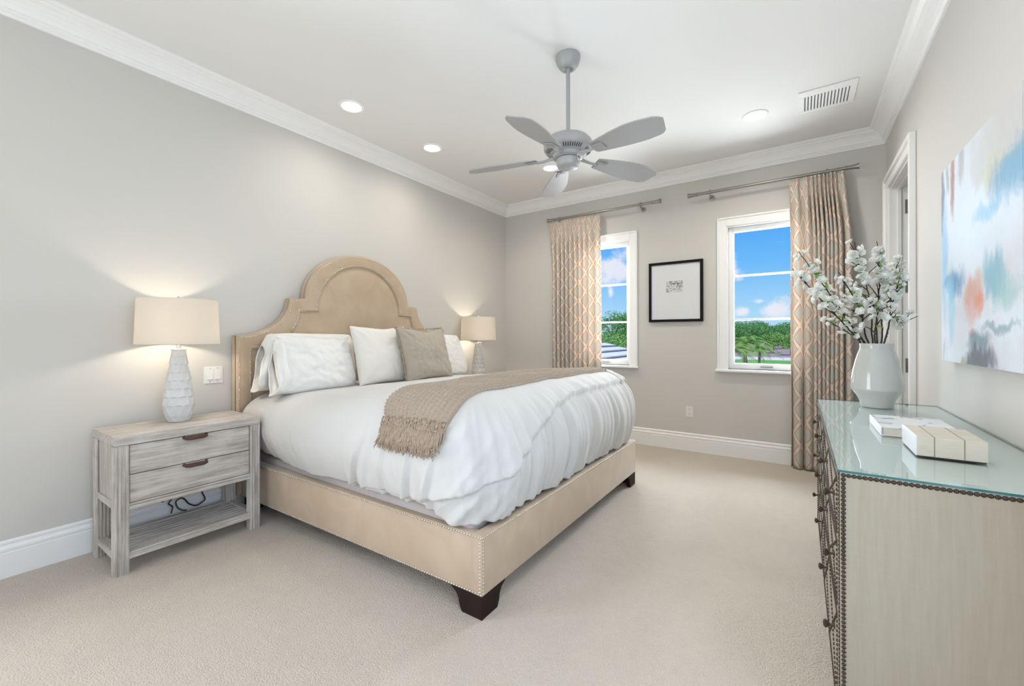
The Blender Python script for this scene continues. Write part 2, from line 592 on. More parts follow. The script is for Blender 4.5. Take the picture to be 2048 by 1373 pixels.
# ================================================================== mesh helpers
class MB:
    def __init__(s):
        s.bm = bmesh.new()
        s.uv = None

    def box(s, x0, x1, y0, y1, z0, z1, bev=0., seg=1):
        r = bmesh.ops.create_cube(s.bm, size=1)
        vv = r['verts']
        for v in vv:
            v.co = Vector(((x0 + x1) / 2 + v.co.x * (x1 - x0), (y0 + y1) / 2 + v.co.y * (y1 - y0), (z0 + z1) / 2 + v.co.z * (z1 - z0)))
        if bev:
            ed = list({e for v in vv for e in v.link_edges})
            bmesh.ops.bevel(s.bm, geom=ed, offset=bev, segments=seg, profile=.5, affect='EDGES')
        return s

    def lathe(s, prof, c=(0, 0, 0), n=40, cap0=True, cap1=True, axis='z'):
        rings = []
        for r, h in prof:
            ring = []
            for i in range(n):
                a = 2 * PI * i / n
                if axis == 'z': p = (c[0] + r * math.cos(a), c[1] + r * math.sin(a), c[2] + h)
                elif axis == 'x': p = (c[0] + h, c[1] + r * math.cos(a), c[2] + r * math.sin(a))
                else: p = (c[0] + r * math.sin(a), c[1] + h, c[2] + r * math.cos(a))
                ring.append(s.bm.verts.new(p))
            rings.append(ring)
        for a, b in zip(rings, rings[1:]):
            for i in range(n):
                j = (i + 1) % n
                s.bm.faces.new((a[i], a[j], b[j], b[i]))
        if cap0: s.bm.faces.new(rings[0][::-1])
        if cap1: s.bm.faces.new(rings[-1])
        return s

    def tube(s, pts, rad, n=8, caps=True):
        pts = [Vector(p) for p in pts]
        if isinstance(rad, (int, float)): rad = [rad] * len(pts)
        rings = []
        up = None
        for i, p in enumerate(pts):
            d = (pts[min(i + 1, len(pts) - 1)] - pts[max(i - 1, 0)])
            if d.length < 1e-9: d = Vector((0, 0, 1))
            d.normalize()
            if up is None:
                up = d.orthogonal().normalized()
            else:
                up = (up - d * up.dot(d))
                up = up.normalized() if up.length > 1e-6 else d.orthogonal().normalized()
            w = d.cross(up)
            rings.append([s.bm.verts.new(p + (up * math.cos(2 * PI * k / n) + w * math.sin(2 * PI * k / n)) * rad[i]) for k in range(n)])
        for a, b in zip(rings, rings[1:]):
            for k in range(n):
                j = (k + 1) % n
                s.bm.faces.new((a[k], a[j], b[j], b[k]))
        if caps and n > 2:
            s.bm.faces.new(rings[0][::-1]); s.bm.faces.new(rings[-1])
        return s

    def poly(s, pts):
        return s.bm.faces.new([s.bm.verts.new(p) for p in pts])

    def prism(s, pts, ext):
        """closed polygon (list of 3D points) extruded by vector ext"""
        ext = Vector(ext)
        a = [s.bm.verts.new(p) for p in pts]
        b = [s.bm.verts.new(Vector(p) + ext) for p in pts]
        n = len(a)
        s.bm.faces.new(a[::-1]); s.bm.faces.new(b)
        for i in range(n):
            j = (i + 1) % n
            s.bm.faces.new((a[i], a[j], b[j], b[i]))
        return s

    def grid(s, P, uv=None, closed_u=False):
        """P[i][j] points; uv optional same shape"""
        V = [[s.bm.verts.new(p) for p in row] for row in P]
        lay = s.bm.loops.layers.uv.verify() if uv else None
        ni, nj = len(V), len(V[0])
        for i in range(ni if closed_u else ni - 1):
            i2 = (i + 1) % ni
            for j in range(nj - 1):
                f = s.bm.faces.new((V[i][j], V[i2][j], V[i2][j + 1], V[i][j + 1]))
                if uv:
                    for lp, (a, b) in zip(f.loops, ((i, j), (i2, j), (i2, j + 1), (i, j + 1))):
                        lp[lay].uv = uv[a][b]
        return V

    def xf(s, mat):
        bmesh.ops.transform(s.bm, matrix=mat, verts=s.bm.verts)
        return s

    def mesh(s, name, off=Vector((0, 0, 0)), smooth=None, merge=0.):
        if merge: bmesh.ops.remove_doubles(s.bm, verts=s.bm.verts, dist=merge)
        bmesh.ops.recalc_face_normals(s.bm, faces=s.bm.faces)
        for v in s.bm.verts: v.co -= off
        me = bpy.data.meshes.new(name)
        s.bm.to_mesh(me)
        s.bm.free()
        if smooth is not None:
            for p in me.polygons: p.use_smooth = True
            if smooth < 180:
                try: me.set_sharp_from_angle(angle=math.radians(smooth))
                except Exception: pass
        return me


def wloc(o):
    v = Vector((0, 0, 0))
    while o:
        v += o.location; o = o.parent
    return v


def build(name, mb, mat, parent=None, smooth=None, merge=0., label=None, kind=None, origin=None):
    """links the shapes collected in mb (world coordinates, or the local ones of a root at the origin) as ONE mesh object"""
    base = wloc(parent) if parent else Vector((0, 0, 0))
    loc = Vector(origin) if origin is not None else base
    me = mb.mesh(name, loc, smooth, merge)
    o = bpy.data.objects.new(name, me)
    me.materials.append(M[mat] if isinstance(mat, str) else mat)
    col.objects.link(o)
    if parent: o.parent = parent
    o.location = loc - base
    if label: o['label'] = label
    if kind: o['kind'] = kind
    return o


def thing(name, label, cat, loc=(0, 0, 0), group=None):
    o = bpy.data.objects.new(name, None)
    o.empty_display_size = .1
    o.location = loc
    col.objects.link(o)
    return tag(o, label, cat, group)


def tag(o, label, cat, group=None, kind=None):
    o['label'] = label; o['category'] = cat
    if group: o['group'] = group
    if kind: o['kind'] = kind
    return o


def struct(name, mb, mat, parent=None, smooth=None):
    o = build(name, mb, mat, parent, smooth)
    if not parent: o['kind'] = 'structure'
    return o


def dup(o, parent=None):
    c = o.copy()
    col.objects.link(c)
    c.parent = parent
    for ch in [x for x in bpy.data.objects if x.parent == o]:
        dup(ch, c)
    return c


def sm(a, b, x):
    if a == b: return 0. if x < a else 1.
    t = max(0, min(1, (x - a) / (b - a)))
    return t * t * (3 - 2 * t)


def lerp(a, b, t): return a + (b - a) * t


def interp(tab, x):
    if x <= tab[0][0]: return tab[0][1]
    for (a, va), (b, vb) in zip(tab, tab[1:]):
        if x <= b: return lerp(va, vb, sm(a, b, x))
    return tab[-1][1]


def nz(x, y=0, z=0): return noise.noise(Vector((x, y, z)))


# ================================================================== room shell
def wall_x(name, xa, xb, y0, y1, z0, z1, holes):
    """slab between x=xa..xb with rectangular holes (ya,yb,za,zb)"""
    mb = MB()
    ys = sorted({y0, y1, *[h[0] for h in holes], *[h[1] for h in holes]})
    zs = sorted({z0, z1, *[h[2] for h in holes], *[h[3] for h in holes]})
    for a, b in zip(ys, ys[1:]):
        for c, d in zip(zs, zs[1:]):
            if any(h[0] - 1e-6 <= a and b <= h[1] + 1e-6 and h[2] - 1e-6 <= c and d <= h[3] + 1e-6 for h in holes): continue
            mb.box(xa, xb, a, b, c, d)
    return struct(name, mb, 'wall_paint')


def wall_y(name, ya, yb, x0, x1, z0, z1, holes):
    mb = MB()
    xs = sorted({x0, x1, *[h[0] for h in holes], *[h[1] for h in holes]})
    zs = sorted({z0, z1, *[h[2] for h in holes], *[h[3] for h in holes]})
    for a, b in zip(xs, xs[1:]):
        for c, d in zip(zs, zs[1:]):
            if any(h[0] - 1e-6 <= a and b <= h[1] + 1e-6 and h[2] - 1e-6 <= c and d <= h[3] + 1e-6 for h in holes): continue
            mb.box(a, b, ya, yb, c, d)
    return struct(name, mb, 'wall_paint')


WT = .14
W1 = (-2.335, -1.645)     # clear openings of the two bedroom windows
W2 = (-.630, .060)
WZ = (.905, 2.395)
DY0, DY1, DZ = 3.86, 4.75, 2.50
struct('floor', MB().box(XL - WT, XR + .12, YR - WT, YB + WT, -.12, 0).box(XR + .12, 2.4, 2.66, YB + WT, -.12, 0), 'carpet')
struct('ceiling', MB().box(XL - WT, XR + .12, YR - WT, YB + WT, ZC, ZC + .12).box(XR + .12, 2.4, 2.66, YB + WT, ZC, ZC + .12), 'ceiling_paint')
wall_x('wall_left', XL - WT, XL, YR - WT, YB + WT, 0, ZC, [(-2.65, -.25, .15, 2.55)])
wall_y('wall_back', YB, YB + .2, XL, XR, 0, ZC, [(*W1, *WZ), (*W2, *WZ)])
wall_x('wall_right', XR, XR + .12, YR - WT, YB + .2, 0, ZC, [(DY0, DY1, 0, DZ), (-.25, 1.25, .35, 2.5)])
wall_y('wall_rear', YR - WT, YR, XL, XR, 0, ZC, [(-2.8, -.2, .5, 2.5)])
hall = MB().box(2.26, 2.4, 2.8, YB + .2, 0, ZC)
hall.box(XR + .12, 2.26, 2.66, 2.8, 0, ZC)
hall.box(XR + .12, 2.26, YB + .06, YB + .2, 0, ZC)
struct('wall_hall', hall, 'wall_paint')

BASE = [(0, 0), (.017, 0), (.017, .128), (.014, .131), (.014, .136), (.017, .139), (.017, .152), (.012, .160), (.009, .170), (.012, .174), (.012, .185), (.006, .193), (0, .193)]
CROWN = [(0, 2.931), (.012, 2.931), (.014, 2.946), (.024, 2.952), (.026, 2.962), (.036, 2.966), (.044, 2.985), (.058, 3.006), (.078, 3.024), (.098, 3.034), (.100, 3.042), (.114, 3.046), (.124, 3.056), (.124, 3.065), (0, 3.065)]


def run(prof, side, a, b, mitre_a=False, mitre_b=False):
    """a moulding along one wall between a..b"""
    mb = MB()
    va, vb = [], []
    for d, z in prof:
        ea = a + (d if mitre_a else 0); eb = b - (d if mitre_b else 0)
        if side == 'left': pa, pb = (XL + d, ea, z), (XL + d, eb, z)
        elif side == 'right': pa, pb = (XR - d, ea, z), (XR - d, eb, z)
        elif side == 'back': pa, pb = (ea, YB - d, z), (eb, YB - d, z)
        else: pa, pb = (ea, YR + d, z), (eb, YR + d, z)
        va.append(mb.bm.verts.new(pa)); vb.append(mb.bm.verts.new(pb))
    n = len(va)
    mb.bm.faces.new(va); mb.bm.faces.new(vb[::-1])
    for i in range(n):
        j = (i + 1) % n
        mb.bm.faces.new((va[i], va[j], vb[j], vb[i]))
    return mb


struct('baseboard_left', run(BASE, 'left', -.2, YB, False, True), 'trim_paint')
struct('baseboard_back', run(BASE, 'back', XL, XR, True, True), 'trim_paint')
struct('baseboard_right', run(BASE, 'right', YR, DY0 - .1), 'trim_paint')
struct('trim_1', run(CROWN, 'left', YR, YB, True, True), 'trim_paint')
struct('trim_2', run(CROWN, 'back', XL, XR, True, True), 'trim_paint')
struct('trim_3', run(CROWN, 'right', YR, YB, True, True), 'trim_paint')
struct('trim_4', run(CROWN, 'rear', XL, XR, True, True), 'trim_paint')


def window(name, x0, x1):
    z0, z1 = WZ
    c = .082
    mb = MB()
    # reveal lining
    t = .014
    mb.box(x0, x0 + t, YB, YB + .12, z0, z1); mb.box(x1 - t, x1, YB, YB + .12, z0, z1)
    mb.box(x0 + t, x1 - t, YB, YB + .12, z1 - t, z1)
    # casing: flat board + raised backband
    for a, b in ((x0 - c, x0 + .004), (x1 - .004, x1 + c)):
        mb.box(a, b, YB - .018, YB, z0, z1 + c, .003)
    mb.box(x0 + .004, x1 - .004, YB - .018, YB, z1 - .004, z1 + c, .003)
    mb.box(x0 - c - .004, x0 - c + .016, YB - .028, YB, z0, z1 + c + .004, .004)
    mb.box(x1 + c - .016, x1 + c + .004, YB - .028, YB, z0, z1 + c + .004, .004)
    mb.box(x0 - c + .016, x1 + c - .016, YB - .028, YB, z1 + c - .016, z1 + c + .004, .004)
    w = struct(name, mb, 'window_paint')
    build('window_sill', MB().box(x0 - c - .02, x1 + c + .02, YB - .05, YB + .12, z0 - .026, z0, .006, 2), 'window_paint', w)
    # sash
    s = .050
    f = MB()
    ya, yb = YB + .050, YB + .092
    xa, xb, za, zb = x0 + t, x1 - t, z0, z1 - t
    f.box(xa, xa + s, ya, yb, za, zb, .004); f.box(xb - s, xb, ya, yb, za, zb, .004)
    f.box(xa + s, xb - s, ya, yb, za, za + s + .012, .004); f.box(xa + s, xb - s, ya, yb, zb - s, zb, .004)
    sash = build('sash', f, 'window_paint', w)
    ga, gb = za + s + .012, zb - s
    for k in (1, 2):
        zz = lerp(ga, gb, k / 3)
        build('muntin', MB().box(xa + s, xb - s, ya + .008, yb - .008, zz - .0095, zz + .0095, .003), 'window_paint', sash)
    build('pane', MB().box(xa + s, xb - s, YB + .068, YB + .073, ga, gb), 'window_glass', w)
    build('sash_lock', MB().box(x0 + .30, x0 + .41, ya - .016, ya, za + .028, za + .042, .003), 'hinge_steel', w)
    return w


window('window_1', *W1)
window('window_2', *W2)
# unseen windows: left one read from the light, right one added for fill
for nm, fx in (('window_3', True), ('fill_window_right', False)):
    mb = MB(); g = MB()
    if fx:
        a, b, z0, z1 = -2.65, -.25, .15, 2.55
        for p in (a, (a + b) / 2 - .03, b - .06): mb.box(XL - .1, XL - .04, p, p + .06, z0, z1)
        mb.box(XL - .1, XL - .04, a, b, z0, z0 + .08); mb.box(XL - .1, XL - .04, a, b, z1 - .06, z1)
        g.box(XL - .075, XL - .07, a, b, z0, z1)
    else:
        a, b, z0, z1 = -.25, 1.25, .35, 2.5
        for p in (a, (a + b) / 2 - .03, b - .06): mb.box(XR + .04, XR + .09, p, p + .06, z0, z1)
        mb.box(XR + .04, XR + .09, a, b, z0, z0 + .06); mb.box(XR + .04, XR + .09, a, b, z1 - .06, z1)
        g.box(XR + .06, XR + .065, a, b, z0, z1)
    w = struct(nm, mb, 'window_paint')
    build('pane', g, 'window_glass', w)


_g = MB()
for _p in (-2.8, -1.53, -.26): _g.box(_p, _p + .06, YR - .1, YR - .04, .5, 2.5)
_g.box(-2.8, -.2, YR - .1, YR - .04, .5, .56).box(-2.8, -.2, YR - .1, YR - .04, 2.44, 2.5)
_w = struct('fill_window_rear', _g, 'window_paint')  # unseen rear window, added so fill light reaches the back wall
build('pane', MB().box(-2.8, -.2, YR - .075, YR - .07, .5, 2.5), 'window_glass', _w)


def door():
    mb = MB()
    xc = XR - .020
    # casing legs and head with a backband
    mb.box(xc, XR, DY0 - .09, DY0, 0, DZ + .085, .003); mb.box(xc, XR, DY1, DY1 + .085, 0, DZ + .085, .003)
    mb.box(xc, XR, DY0, DY1, DZ, DZ + .085, .003)
    xb = XR - .038
    mb.box(xb, XR, DY0 - .094, DY0 - .066, 0, DZ + .089, .004); mb.box(xb, XR, DY1 + .061, DY1 + .089, 0, DZ + .089, .004)
    mb.box(xb, XR, DY0 - .066, DY1 + .061, DZ + .061, DZ + .089, .004)
    # jambs and head lining
    mb.box(XR, XR + .12, DY0 - .0, DY0 + .018, 0, DZ); mb.box(XR, XR + .12, DY1 - .018, DY1, 0, DZ)
    mb.box(XR, XR + .12, DY0 + .018, DY1 - .018, DZ - .018, DZ)
    # stops
    mb.box(XR + .045, XR + .07, DY0 + .018, DY0 + .030, 0, DZ - .018, .002); mb.box(XR + .045, XR + .07, DY1 - .030, DY1 - .018, 0, DZ - .018, .002)
    mb.box(XR + .045, XR + .07, DY0 + .03, DY1 - .03, DZ - .030, DZ - .018, .002)
    d = struct('door_1', mb, 'trim_paint')
    leaf = MB().box(XR + .13, XR + .13 + .86, DY1 - .055, DY1 - .015, .012, DZ - .03, .003)
    lf = build('door_leaf', leaf, 'trim_paint', d)
    for z in (2.318, 1.663, 1.004):
        h = MB().box(XR + .092, XR + .124, DY1 - .021, DY1 - .0175, z - .058, z + .058)
        h.tube([(XR + .126, DY1 - .024, z - .058), (XR + .126, DY1 - .024, z + .058)], .006, 10)
        for k in (-1, 0, 1): h.lathe([(.004, 0), (.003, -.001)], (XR + .108, DY1 - .021, z + k * .036), 10, axis='y')
        build('hinge', h, 'hinge_steel', d, 40)


door()


# ================================================================== ceiling things
def can_light(x, y, label, power=24):
    r = thing('recessed_light', label, 'ceiling light', (x, y, ZC), 'recessed downlights in the ceiling')
    build('trim_ring', MB().lathe([(.073, -.001), (.075, -.006), (.082, -.009), (.092, -.007), (.096, -.002), (.096, 0)], (x, y, ZC), 48, False, False), 'window_paint', r, 60)
    build('lens', MB().lathe([(.0, -.004), (.073, -.003)], (x, y, ZC), 40, False, False), 'lamp_glow', r, merge=1e-5)
    l = light('recessed_glow', 'SPOT', (x, y, ZC - .02), power, (1, .92, .80), spot_size=math.radians(168), spot_blend=1.0, shadow_soft_size=.06)
    l.parent = r; l.location = (0, 0, -.02)
    return r


can_light(-2.913, 2.054, 'round lit downlight in the ceiling nearest the headboard, largest of the left pair')
can_light(-2.917, 2.94, 'round lit downlight near the left crown moulding, farther one of the left pair')
can_light(-2.214, 4.009, 'round lit downlight seen just behind the ceiling fan hub', 62)
for _x, _y in ((-.30, 2.05), (-.30, .30), (-1.6, -1.2)):  # unseen extra downlights, added to brighten the room
    can_light(_x, _y, 'unseen recessed downlight added as fill above or behind the camera', 12)
can_light(-.30, 4.009, 'round lit downlight between the fan and the air vent', 62)


def ceiling_vent():
    x0, x1, y0, y1 = -.005, .350, 3.825, 4.185
    r = thing('ceiling_vent', 'white louvred air vent in the ceiling by the right crown moulding', 'air vent', ((x0 + x1) / 2, (y0 + y1) / 2, ZC))
    f = MB()
    m = .034
    for a, b, c, d in ((x0, x1, y0, y0 + .085), (x0, x1, y1 - m, y1), (x0, x0 + m, y0 + .085, y1 - m), (x1 - m, x1, y0 + .085, y1 - m)):
        f.box(a, b, c, d, ZC - .009, ZC - .0005, .003)
    build('frame', f, 'window_paint', r)
    build('recess', MB().box(x0 + m, x1 - m, y0 + .085, y1 - m, ZC - .002, ZC - .0005), 'vent_gap', r)
    n = 14
    for i in range(n + 1):
        xx = lerp(x0 + m, x1 - m, i / n)
        s = MB()
        s.prism([(xx - .0085, y0 + .085, ZC - .0025), (xx + .0035, y0 + .085, ZC - .009), (xx + .0055, y0 + .085, ZC - .0075), (xx - .0065, y0 + .085, ZC - .0015)], (0, y1 - m - y0 - .085, 0))
        build('louvre', s, 'window_paint', r)


ceiling_vent()


def ceiling_fan():
    cx, cy = -1.238, 2.478
    r = thing('ceiling_fan', 'white five-blade ceiling fan hanging on a rod over the bed', 'ceiling fan', (cx, cy, ZC))
    C = (cx, cy, 0)
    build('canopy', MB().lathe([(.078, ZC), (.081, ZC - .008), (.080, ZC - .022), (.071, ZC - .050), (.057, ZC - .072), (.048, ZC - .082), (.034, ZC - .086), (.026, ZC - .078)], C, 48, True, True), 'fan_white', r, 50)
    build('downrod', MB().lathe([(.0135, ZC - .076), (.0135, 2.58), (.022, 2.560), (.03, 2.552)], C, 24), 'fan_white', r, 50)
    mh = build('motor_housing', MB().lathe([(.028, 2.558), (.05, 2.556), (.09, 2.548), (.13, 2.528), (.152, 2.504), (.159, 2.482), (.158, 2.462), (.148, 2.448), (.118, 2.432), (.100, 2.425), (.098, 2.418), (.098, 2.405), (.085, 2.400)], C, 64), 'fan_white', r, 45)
    for b in range(5):
        sl = MB()
        for k in range(b * 12 + 2, b * 12 + 11):
            a = 2 * PI * k / 60 + math.radians(-87.7)
            e1, e2 = Vector((math.cos(a), math.sin(a), 0)), Vector((-math.sin(a), math.cos(a), 0))
            p0 = Vector((cx, cy, 0)) + e1 * .1495 + Vector((0, 0, 2.4493)); p1 = Vector((cx, cy, 0)) + e1 * .121 + Vector((0, 0, 2.4316))
            w = .0036
            sl.poly([p0 - e2 * w, p0 + e2 * w, p1 + e2 * w * .8, p1 - e2 * w * .8])
        build('vent_slots', sl, 'dark_gap', mh)
    build('switch_housing', MB().lathe([(.084, 2.404), (.084, 2.400), (.078, 2.398), (.076, 2.385), (.074, 2.360), (.066, 2.346), (.045, 2.338), (.02, 2.336), (.0, 2.336)], C, 48, True, False), 'fan_white', r, 45, merge=1e-5)
    ring = MB()
    ring.lathe([(.0775, 2.399), (.0785, 2.3965), (.0775, 2.394)], C, 48, False, False)
    build('seam_ring', ring, 'vent_gap', r)
    pts = [(cx + .078, cy - .03, 2.39)] + [(cx + .105 + .026 * math.cos(t), cy - .035, 2.385 + .022 * math.sin(t)) for t in [x * .6 for x in range(-3, 7)]] + [(cx + .09, cy - .03, 2.36)]
    build('pull_chain', MB().tube(pts, .0022, 6), 'bright_nickel', r, 60)
    th0 = math.radians(-87.7)
    R0, R1 = .205, .690
    for k in range(5):
        a = th0 + k * 2 * PI / 5
        # blade outline (radius, side)
        up, lo = [], []
        N = 30
        for i in range(N + 1):
            t = i / N
            rr = lerp(R0, R1, t)
            wl = .048 + .042 * math.sin(min(1, t * 1.25) * PI / 2) - .012 * max(0, t - .7) / .3
            wr = .048 + .046 * math.sin(min(1, t * 1.35) * PI / 2) - .034 * (max(0, t - .55) / .45) ** 1.5
            if t > .9:
                e_ = (t - .9) / .1
                wl *= math.sqrt(max(.0, 1 - (e_ * .72) ** 2)); wr *= math.sqrt(max(.0, 1 - (e_ * .80) ** 2))
            up.append((rr - .03 * t * t, wl)); lo.append((rr, -wr))
        out = up + lo[::-1]
        mb = MB()
        mb.prism([(p, q, 0) for p, q in out], (0, 0, .007))
        bmesh.ops.bevel(mb.bm, geom=[e for e in mb.bm.edges if abs(e.verts[0].co.z - e.verts[1].co.z) < 1e-6], offset=.0018, segments=1, affect='EDGES')
        tilt = Matrix.Translation((0, 0, 2.412)) @ Matrix.Rotation(math.radians(3.2), 4, 'Y') @ Matrix.Rotation(math.radians(-13), 4, 'X')
        X = Matrix.Translation((cx, cy, 0)) @ Matrix.Rotation(a, 4, 'Z') @ tilt
        mb.xf(X)
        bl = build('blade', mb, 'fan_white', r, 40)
        ir = MB()
        ir.tube([(.095, 0, .006), (.13, 0, .000), (.165, 0, -.006), (.215, 0, -.006)], [.013, .010, .009, .008], 10)
        ir.box(.205, .285, -.031, .031, -.0075, -.001, .002)
        ir.box(.222, .272, -.019, .019, -.0105, -.0075, .0015)
        ir.xf(X)
        build('blade_iron', ir, 'fan_white', bl, 40)


ceiling_fan()


# ================================================================== wall things
def picture():
    x0, x1, z0, z1 = -1.424, -.852, 1.409, 2.078
    r = thing('framed_print', 'small etching in a wide white mount and thin black frame on the back wall', 'picture', ((x0 + x1) / 2, YB, z0))
    f = MB(); w = .028
    ya, yb = YB - .03, YB - .002
    f.box(x0, x0 + w, ya, yb, z0, z1, .002); f.box(x1 - w, x1, ya, yb, z0, z1, .002)
    f.box(x0 + w, x1 - w, ya, yb, z0, z0 + w, .002); f.box(x0 + w, x1 - w, ya, yb, z1 - w, z1, .002)
    build('frame', f, 'black_frame', r)
    build('mount', MB().box(x0 + w, x1 - w, YB - .016, YB - .003, z0 + w, z1 - w), 'mount_paper', r)
    build('etching', MB().box(-1.232, -1.058, YB - .0175, YB - .016, 1.738, 1.862), 'etching_ink', r)
    build('pane', MB().box(x0 + w, x1 - w, YB - .0225, YB - .0205, z0 + w, z1 - w), 'picture_glass', r)


picture()


def painting():
    ya, yb, z0, z1 = 2.046, 2.990, 1.125, 2.070
    r = thing('canvas_painting', 'large abstract canvas in pale blue, orange and grey on the right wall', 'painting', (XR, yb, z0))
    build('canvas', MB().box(XR - .036, XR - .001, ya, yb, z0, z1, .003), 'canvas_edge', r)
    o = build('painted_face', MB().box(XR - .0385, XR - .036, ya + .002, yb - .002, z0 + .002, z1 - .002), 'abstract_paint', r)


painting()


def switch_and_outlet():
    y0, y1, z0, z1 = 1.237, 1.355, .925, 1.043
    r = thing('light_switch', 'white double rocker light switch plate on the wall beside the headboard', 'light switch', (XL, (y0 + y1) / 2, z0))
    build('plate', MB().box(XL, XL + .006, y0, y1, z0, z1, .002), 'plastic_white', r)
    for yc in (1.273, 1.319):
        rk = MB()
        rk.prism([(XL + .006, yc - .017, .951), (XL + .013, yc - .017, .953), (XL + .0075, yc - .017, 1.017), (XL + .006, yc - .017, 1.017)], (0, .034, 0))
        build('rocker', rk, 'plastic_white', r)
    for yc in (1.273, 1.319):
        for zc in (.937, 1.031):
            build('screw', MB().lathe([(.0035, 0), (.0035, .0012)], (XL + .006, yc, zc), 10, axis='x'), 'hinge_steel', r)
    x0, x1, z0, z1 = -1.030, -.957, .370, .486
    r = thing('wall_outlet', 'white electrical outlet low on the back wall under the framed print', 'outlet', ((x0 + x1) / 2, YB, z0))
    build('plate', MB().box(x0, x1, YB - .006, YB, z0, z1, .002), 'plastic_white', r)
    xc = (x0 + x1) / 2
    for zc in (.403, .453):
        s = build('socket', MB().box(xc - .017, xc + .017, YB - .008, YB - .006, zc - .017, zc + .017, .003), 'plastic_white', r)
        sl = MB()
        for dx in (-.007, .007): sl.box(xc + dx - .0014, xc + dx + .0014, YB - .0085, YB - .0079, zc - .002, zc + .008)
        sl.box(xc - .002, xc + .002, YB - .0085, YB - .0079, zc - .011, zc - .007)
        build('slots', sl, 'dark_gap', s)


switch_and_outlet()


# ================================================================== curtains
def curtain_rod(xa, xb, brackets, label):
    z, y = 2.742, YB - .12
    r = thing('curtain_rod', label, 'curtain rod', ((xa + xb) / 2, y, z), 'brushed metal curtain rods on the back wall')
    build('rod', MB().lathe([(.014, xa + .09), (.014, xb - .09)], (0, y, z), 20, axis='x'), 'satin_nickel', r, 50)
    for s, e in ((1, xa), (-1, xb)):
        prof = [(.015, .098), (.020, .096), (.020, .090), (.0165, .086), (.0165, .060), (.019, .035), (.024, .006), (.026, .0), (.0235, .001)]
        build('finial', MB().lathe([(q, e + s * h) for q, h in prof], (0, y, z), 24, axis='x'), 'satin_nickel', r, 40)
    for bx in brackets:
        b = MB()
        b.tube([(bx, YB - .001, z - .030), (bx, YB - .05, z - .030), (bx, y, z - .028)], .008, 10)
        b.lathe([(.026, -.001), (.026, -.008), (.018, -.012)], (bx, YB, z - .030), 20, axis='y')
        b.lathe([(.0185, bx - .010), (.0185, bx + .010)], (0, y, z), 20, axis='x')
        b.tube([(bx, y, z + .017), (bx, y, z + .027)], .004, 8)
        b.tube([(bx, y, z - .018), (bx, y, z - .036)], .010, 10)
        build('bracket', b, 'satin_nickel', r, 40)


curtain_rod(-2.690, -1.262, (-2.515, -1.487), 'brushed metal curtain rod over the left window')
curtain_rod(-.982, .436, (-.765, .21), 'brushed metal curtain rod over the right window')


def curtain(label, xt0, xt1, xb0, xb1, folds, seed, wide, ustart):
    """folds: fold count; wide: list of (centre, gain) giving broad flat folds; parametrised cloth hung from the rod"""
    rnd = random.Random(seed)
    zt, zb = 2.722, .014
    NU, NZ = 260, 70
    yc = YB - .118
    ph = rnd.random() * 6
    # fold phase: folds tighter where the warp is steeper
    acc, phase = 0, []
    for i in range(NU + 1):
        u = i / NU
        dens = wide(u)
        phase.append(acc)
        acc += dens / NU
    phase = [p / acc * folds for p in phase]
    P, UV = [], []
    lens = None
    for j in range(NZ + 1):
        t = j / NZ
        z = lerp(zt, zb, t)
        x0, x1 = lerp(xt0, xb0, sm(0, .25, t)), lerp(xt1, xb1, sm(0, .25, t))
        row = []
        for i in range(NU + 1):
            u = i / NU
            p = phase[i] * 2 * PI
            amp = lerp(.020, .050, sm(0, .16, t)) * (.85 + .3 * nz(phase[i] * .7, seed, t * 1.5))
            pinch = 1 - sm(.02, .075, abs(t - .038)) if t < .12 else 0
            amp *= (1 - .35 * pinch)
            y = amp * math.sin(p + .25 * nz(t * 2.2, seed + phase[i] * .5)) + .006 * math.sin(2 * p + 1) * (1 - sm(0, .1, t))
            x = lerp(x0, x1, u) + .010 * math.cos(p) * sm(.02, .3, t) + .006 * nz(u * 9, t * 3, seed)
            row.append(Vector((x, yc + y + .004 * nz(u * 30, t * 9, 3), z + (.006 * math.sin(p * 2) if j == 0 else 0))))
        P.append(row)
    mid = P[NZ // 2]
    s = [0]
    for a, b in zip(mid, mid[1:]): s.append(s[-1] + math.hypot(b.x - a.x, b.y - a.y))
    UV = [[(ustart + s[i], P[j][0].z) for i in range(NU + 1)] for j in range(NZ + 1)]
    r = thing('curtain', label, 'curtain', ((xt0 + xt1) / 2, yc, zb), 'trellis patterned curtains')
    mb = MB()
    mb.grid(P, UV)
    o = build('panel', mb, 'trellis_curtain', r, 180)
    so = o.modifiers.new('thick', 'SOLIDIFY'); so.thickness = .003; so.offset = 0
    # pleat hooks on gliders under the rod
    for k in range(int(folds)):
        i = min(range(NU + 1), key=lambda q: abs(phase[q] - (k + .5)))
        p = P[0][i]
        build('hook', MB().tube([(p.x, yc - .001, 2.735), (p.x, yc, 2.712)], .0035, 6), 'hinge_steel', r)


curtain('trellis patterned curtain gathered left of the left window', -2.655, -1.972, -2.63, -1.968, 10, 3, lambda u: 1.15 - .55 * sm(.55, 1, u), .02)
curtain('trellis patterned curtain gathered right of the right window behind the white blossom', -.080, .338, -.078, .385, 10, 11, lambda u: .55 if u < .38 else (1.5 if u < .86 else .6), .075)


# ================================================================== nail heads
def nail_mesh(rad):
    mb = MB()
    mb.lathe([(rad, 0), (rad * .92, rad * .32), (rad * .6, rad * .62), (0, rad * .72)], (0, 0, 0), 10, False, False)
    return mb.mesh('nailhead', smooth=180, merge=1e-6)


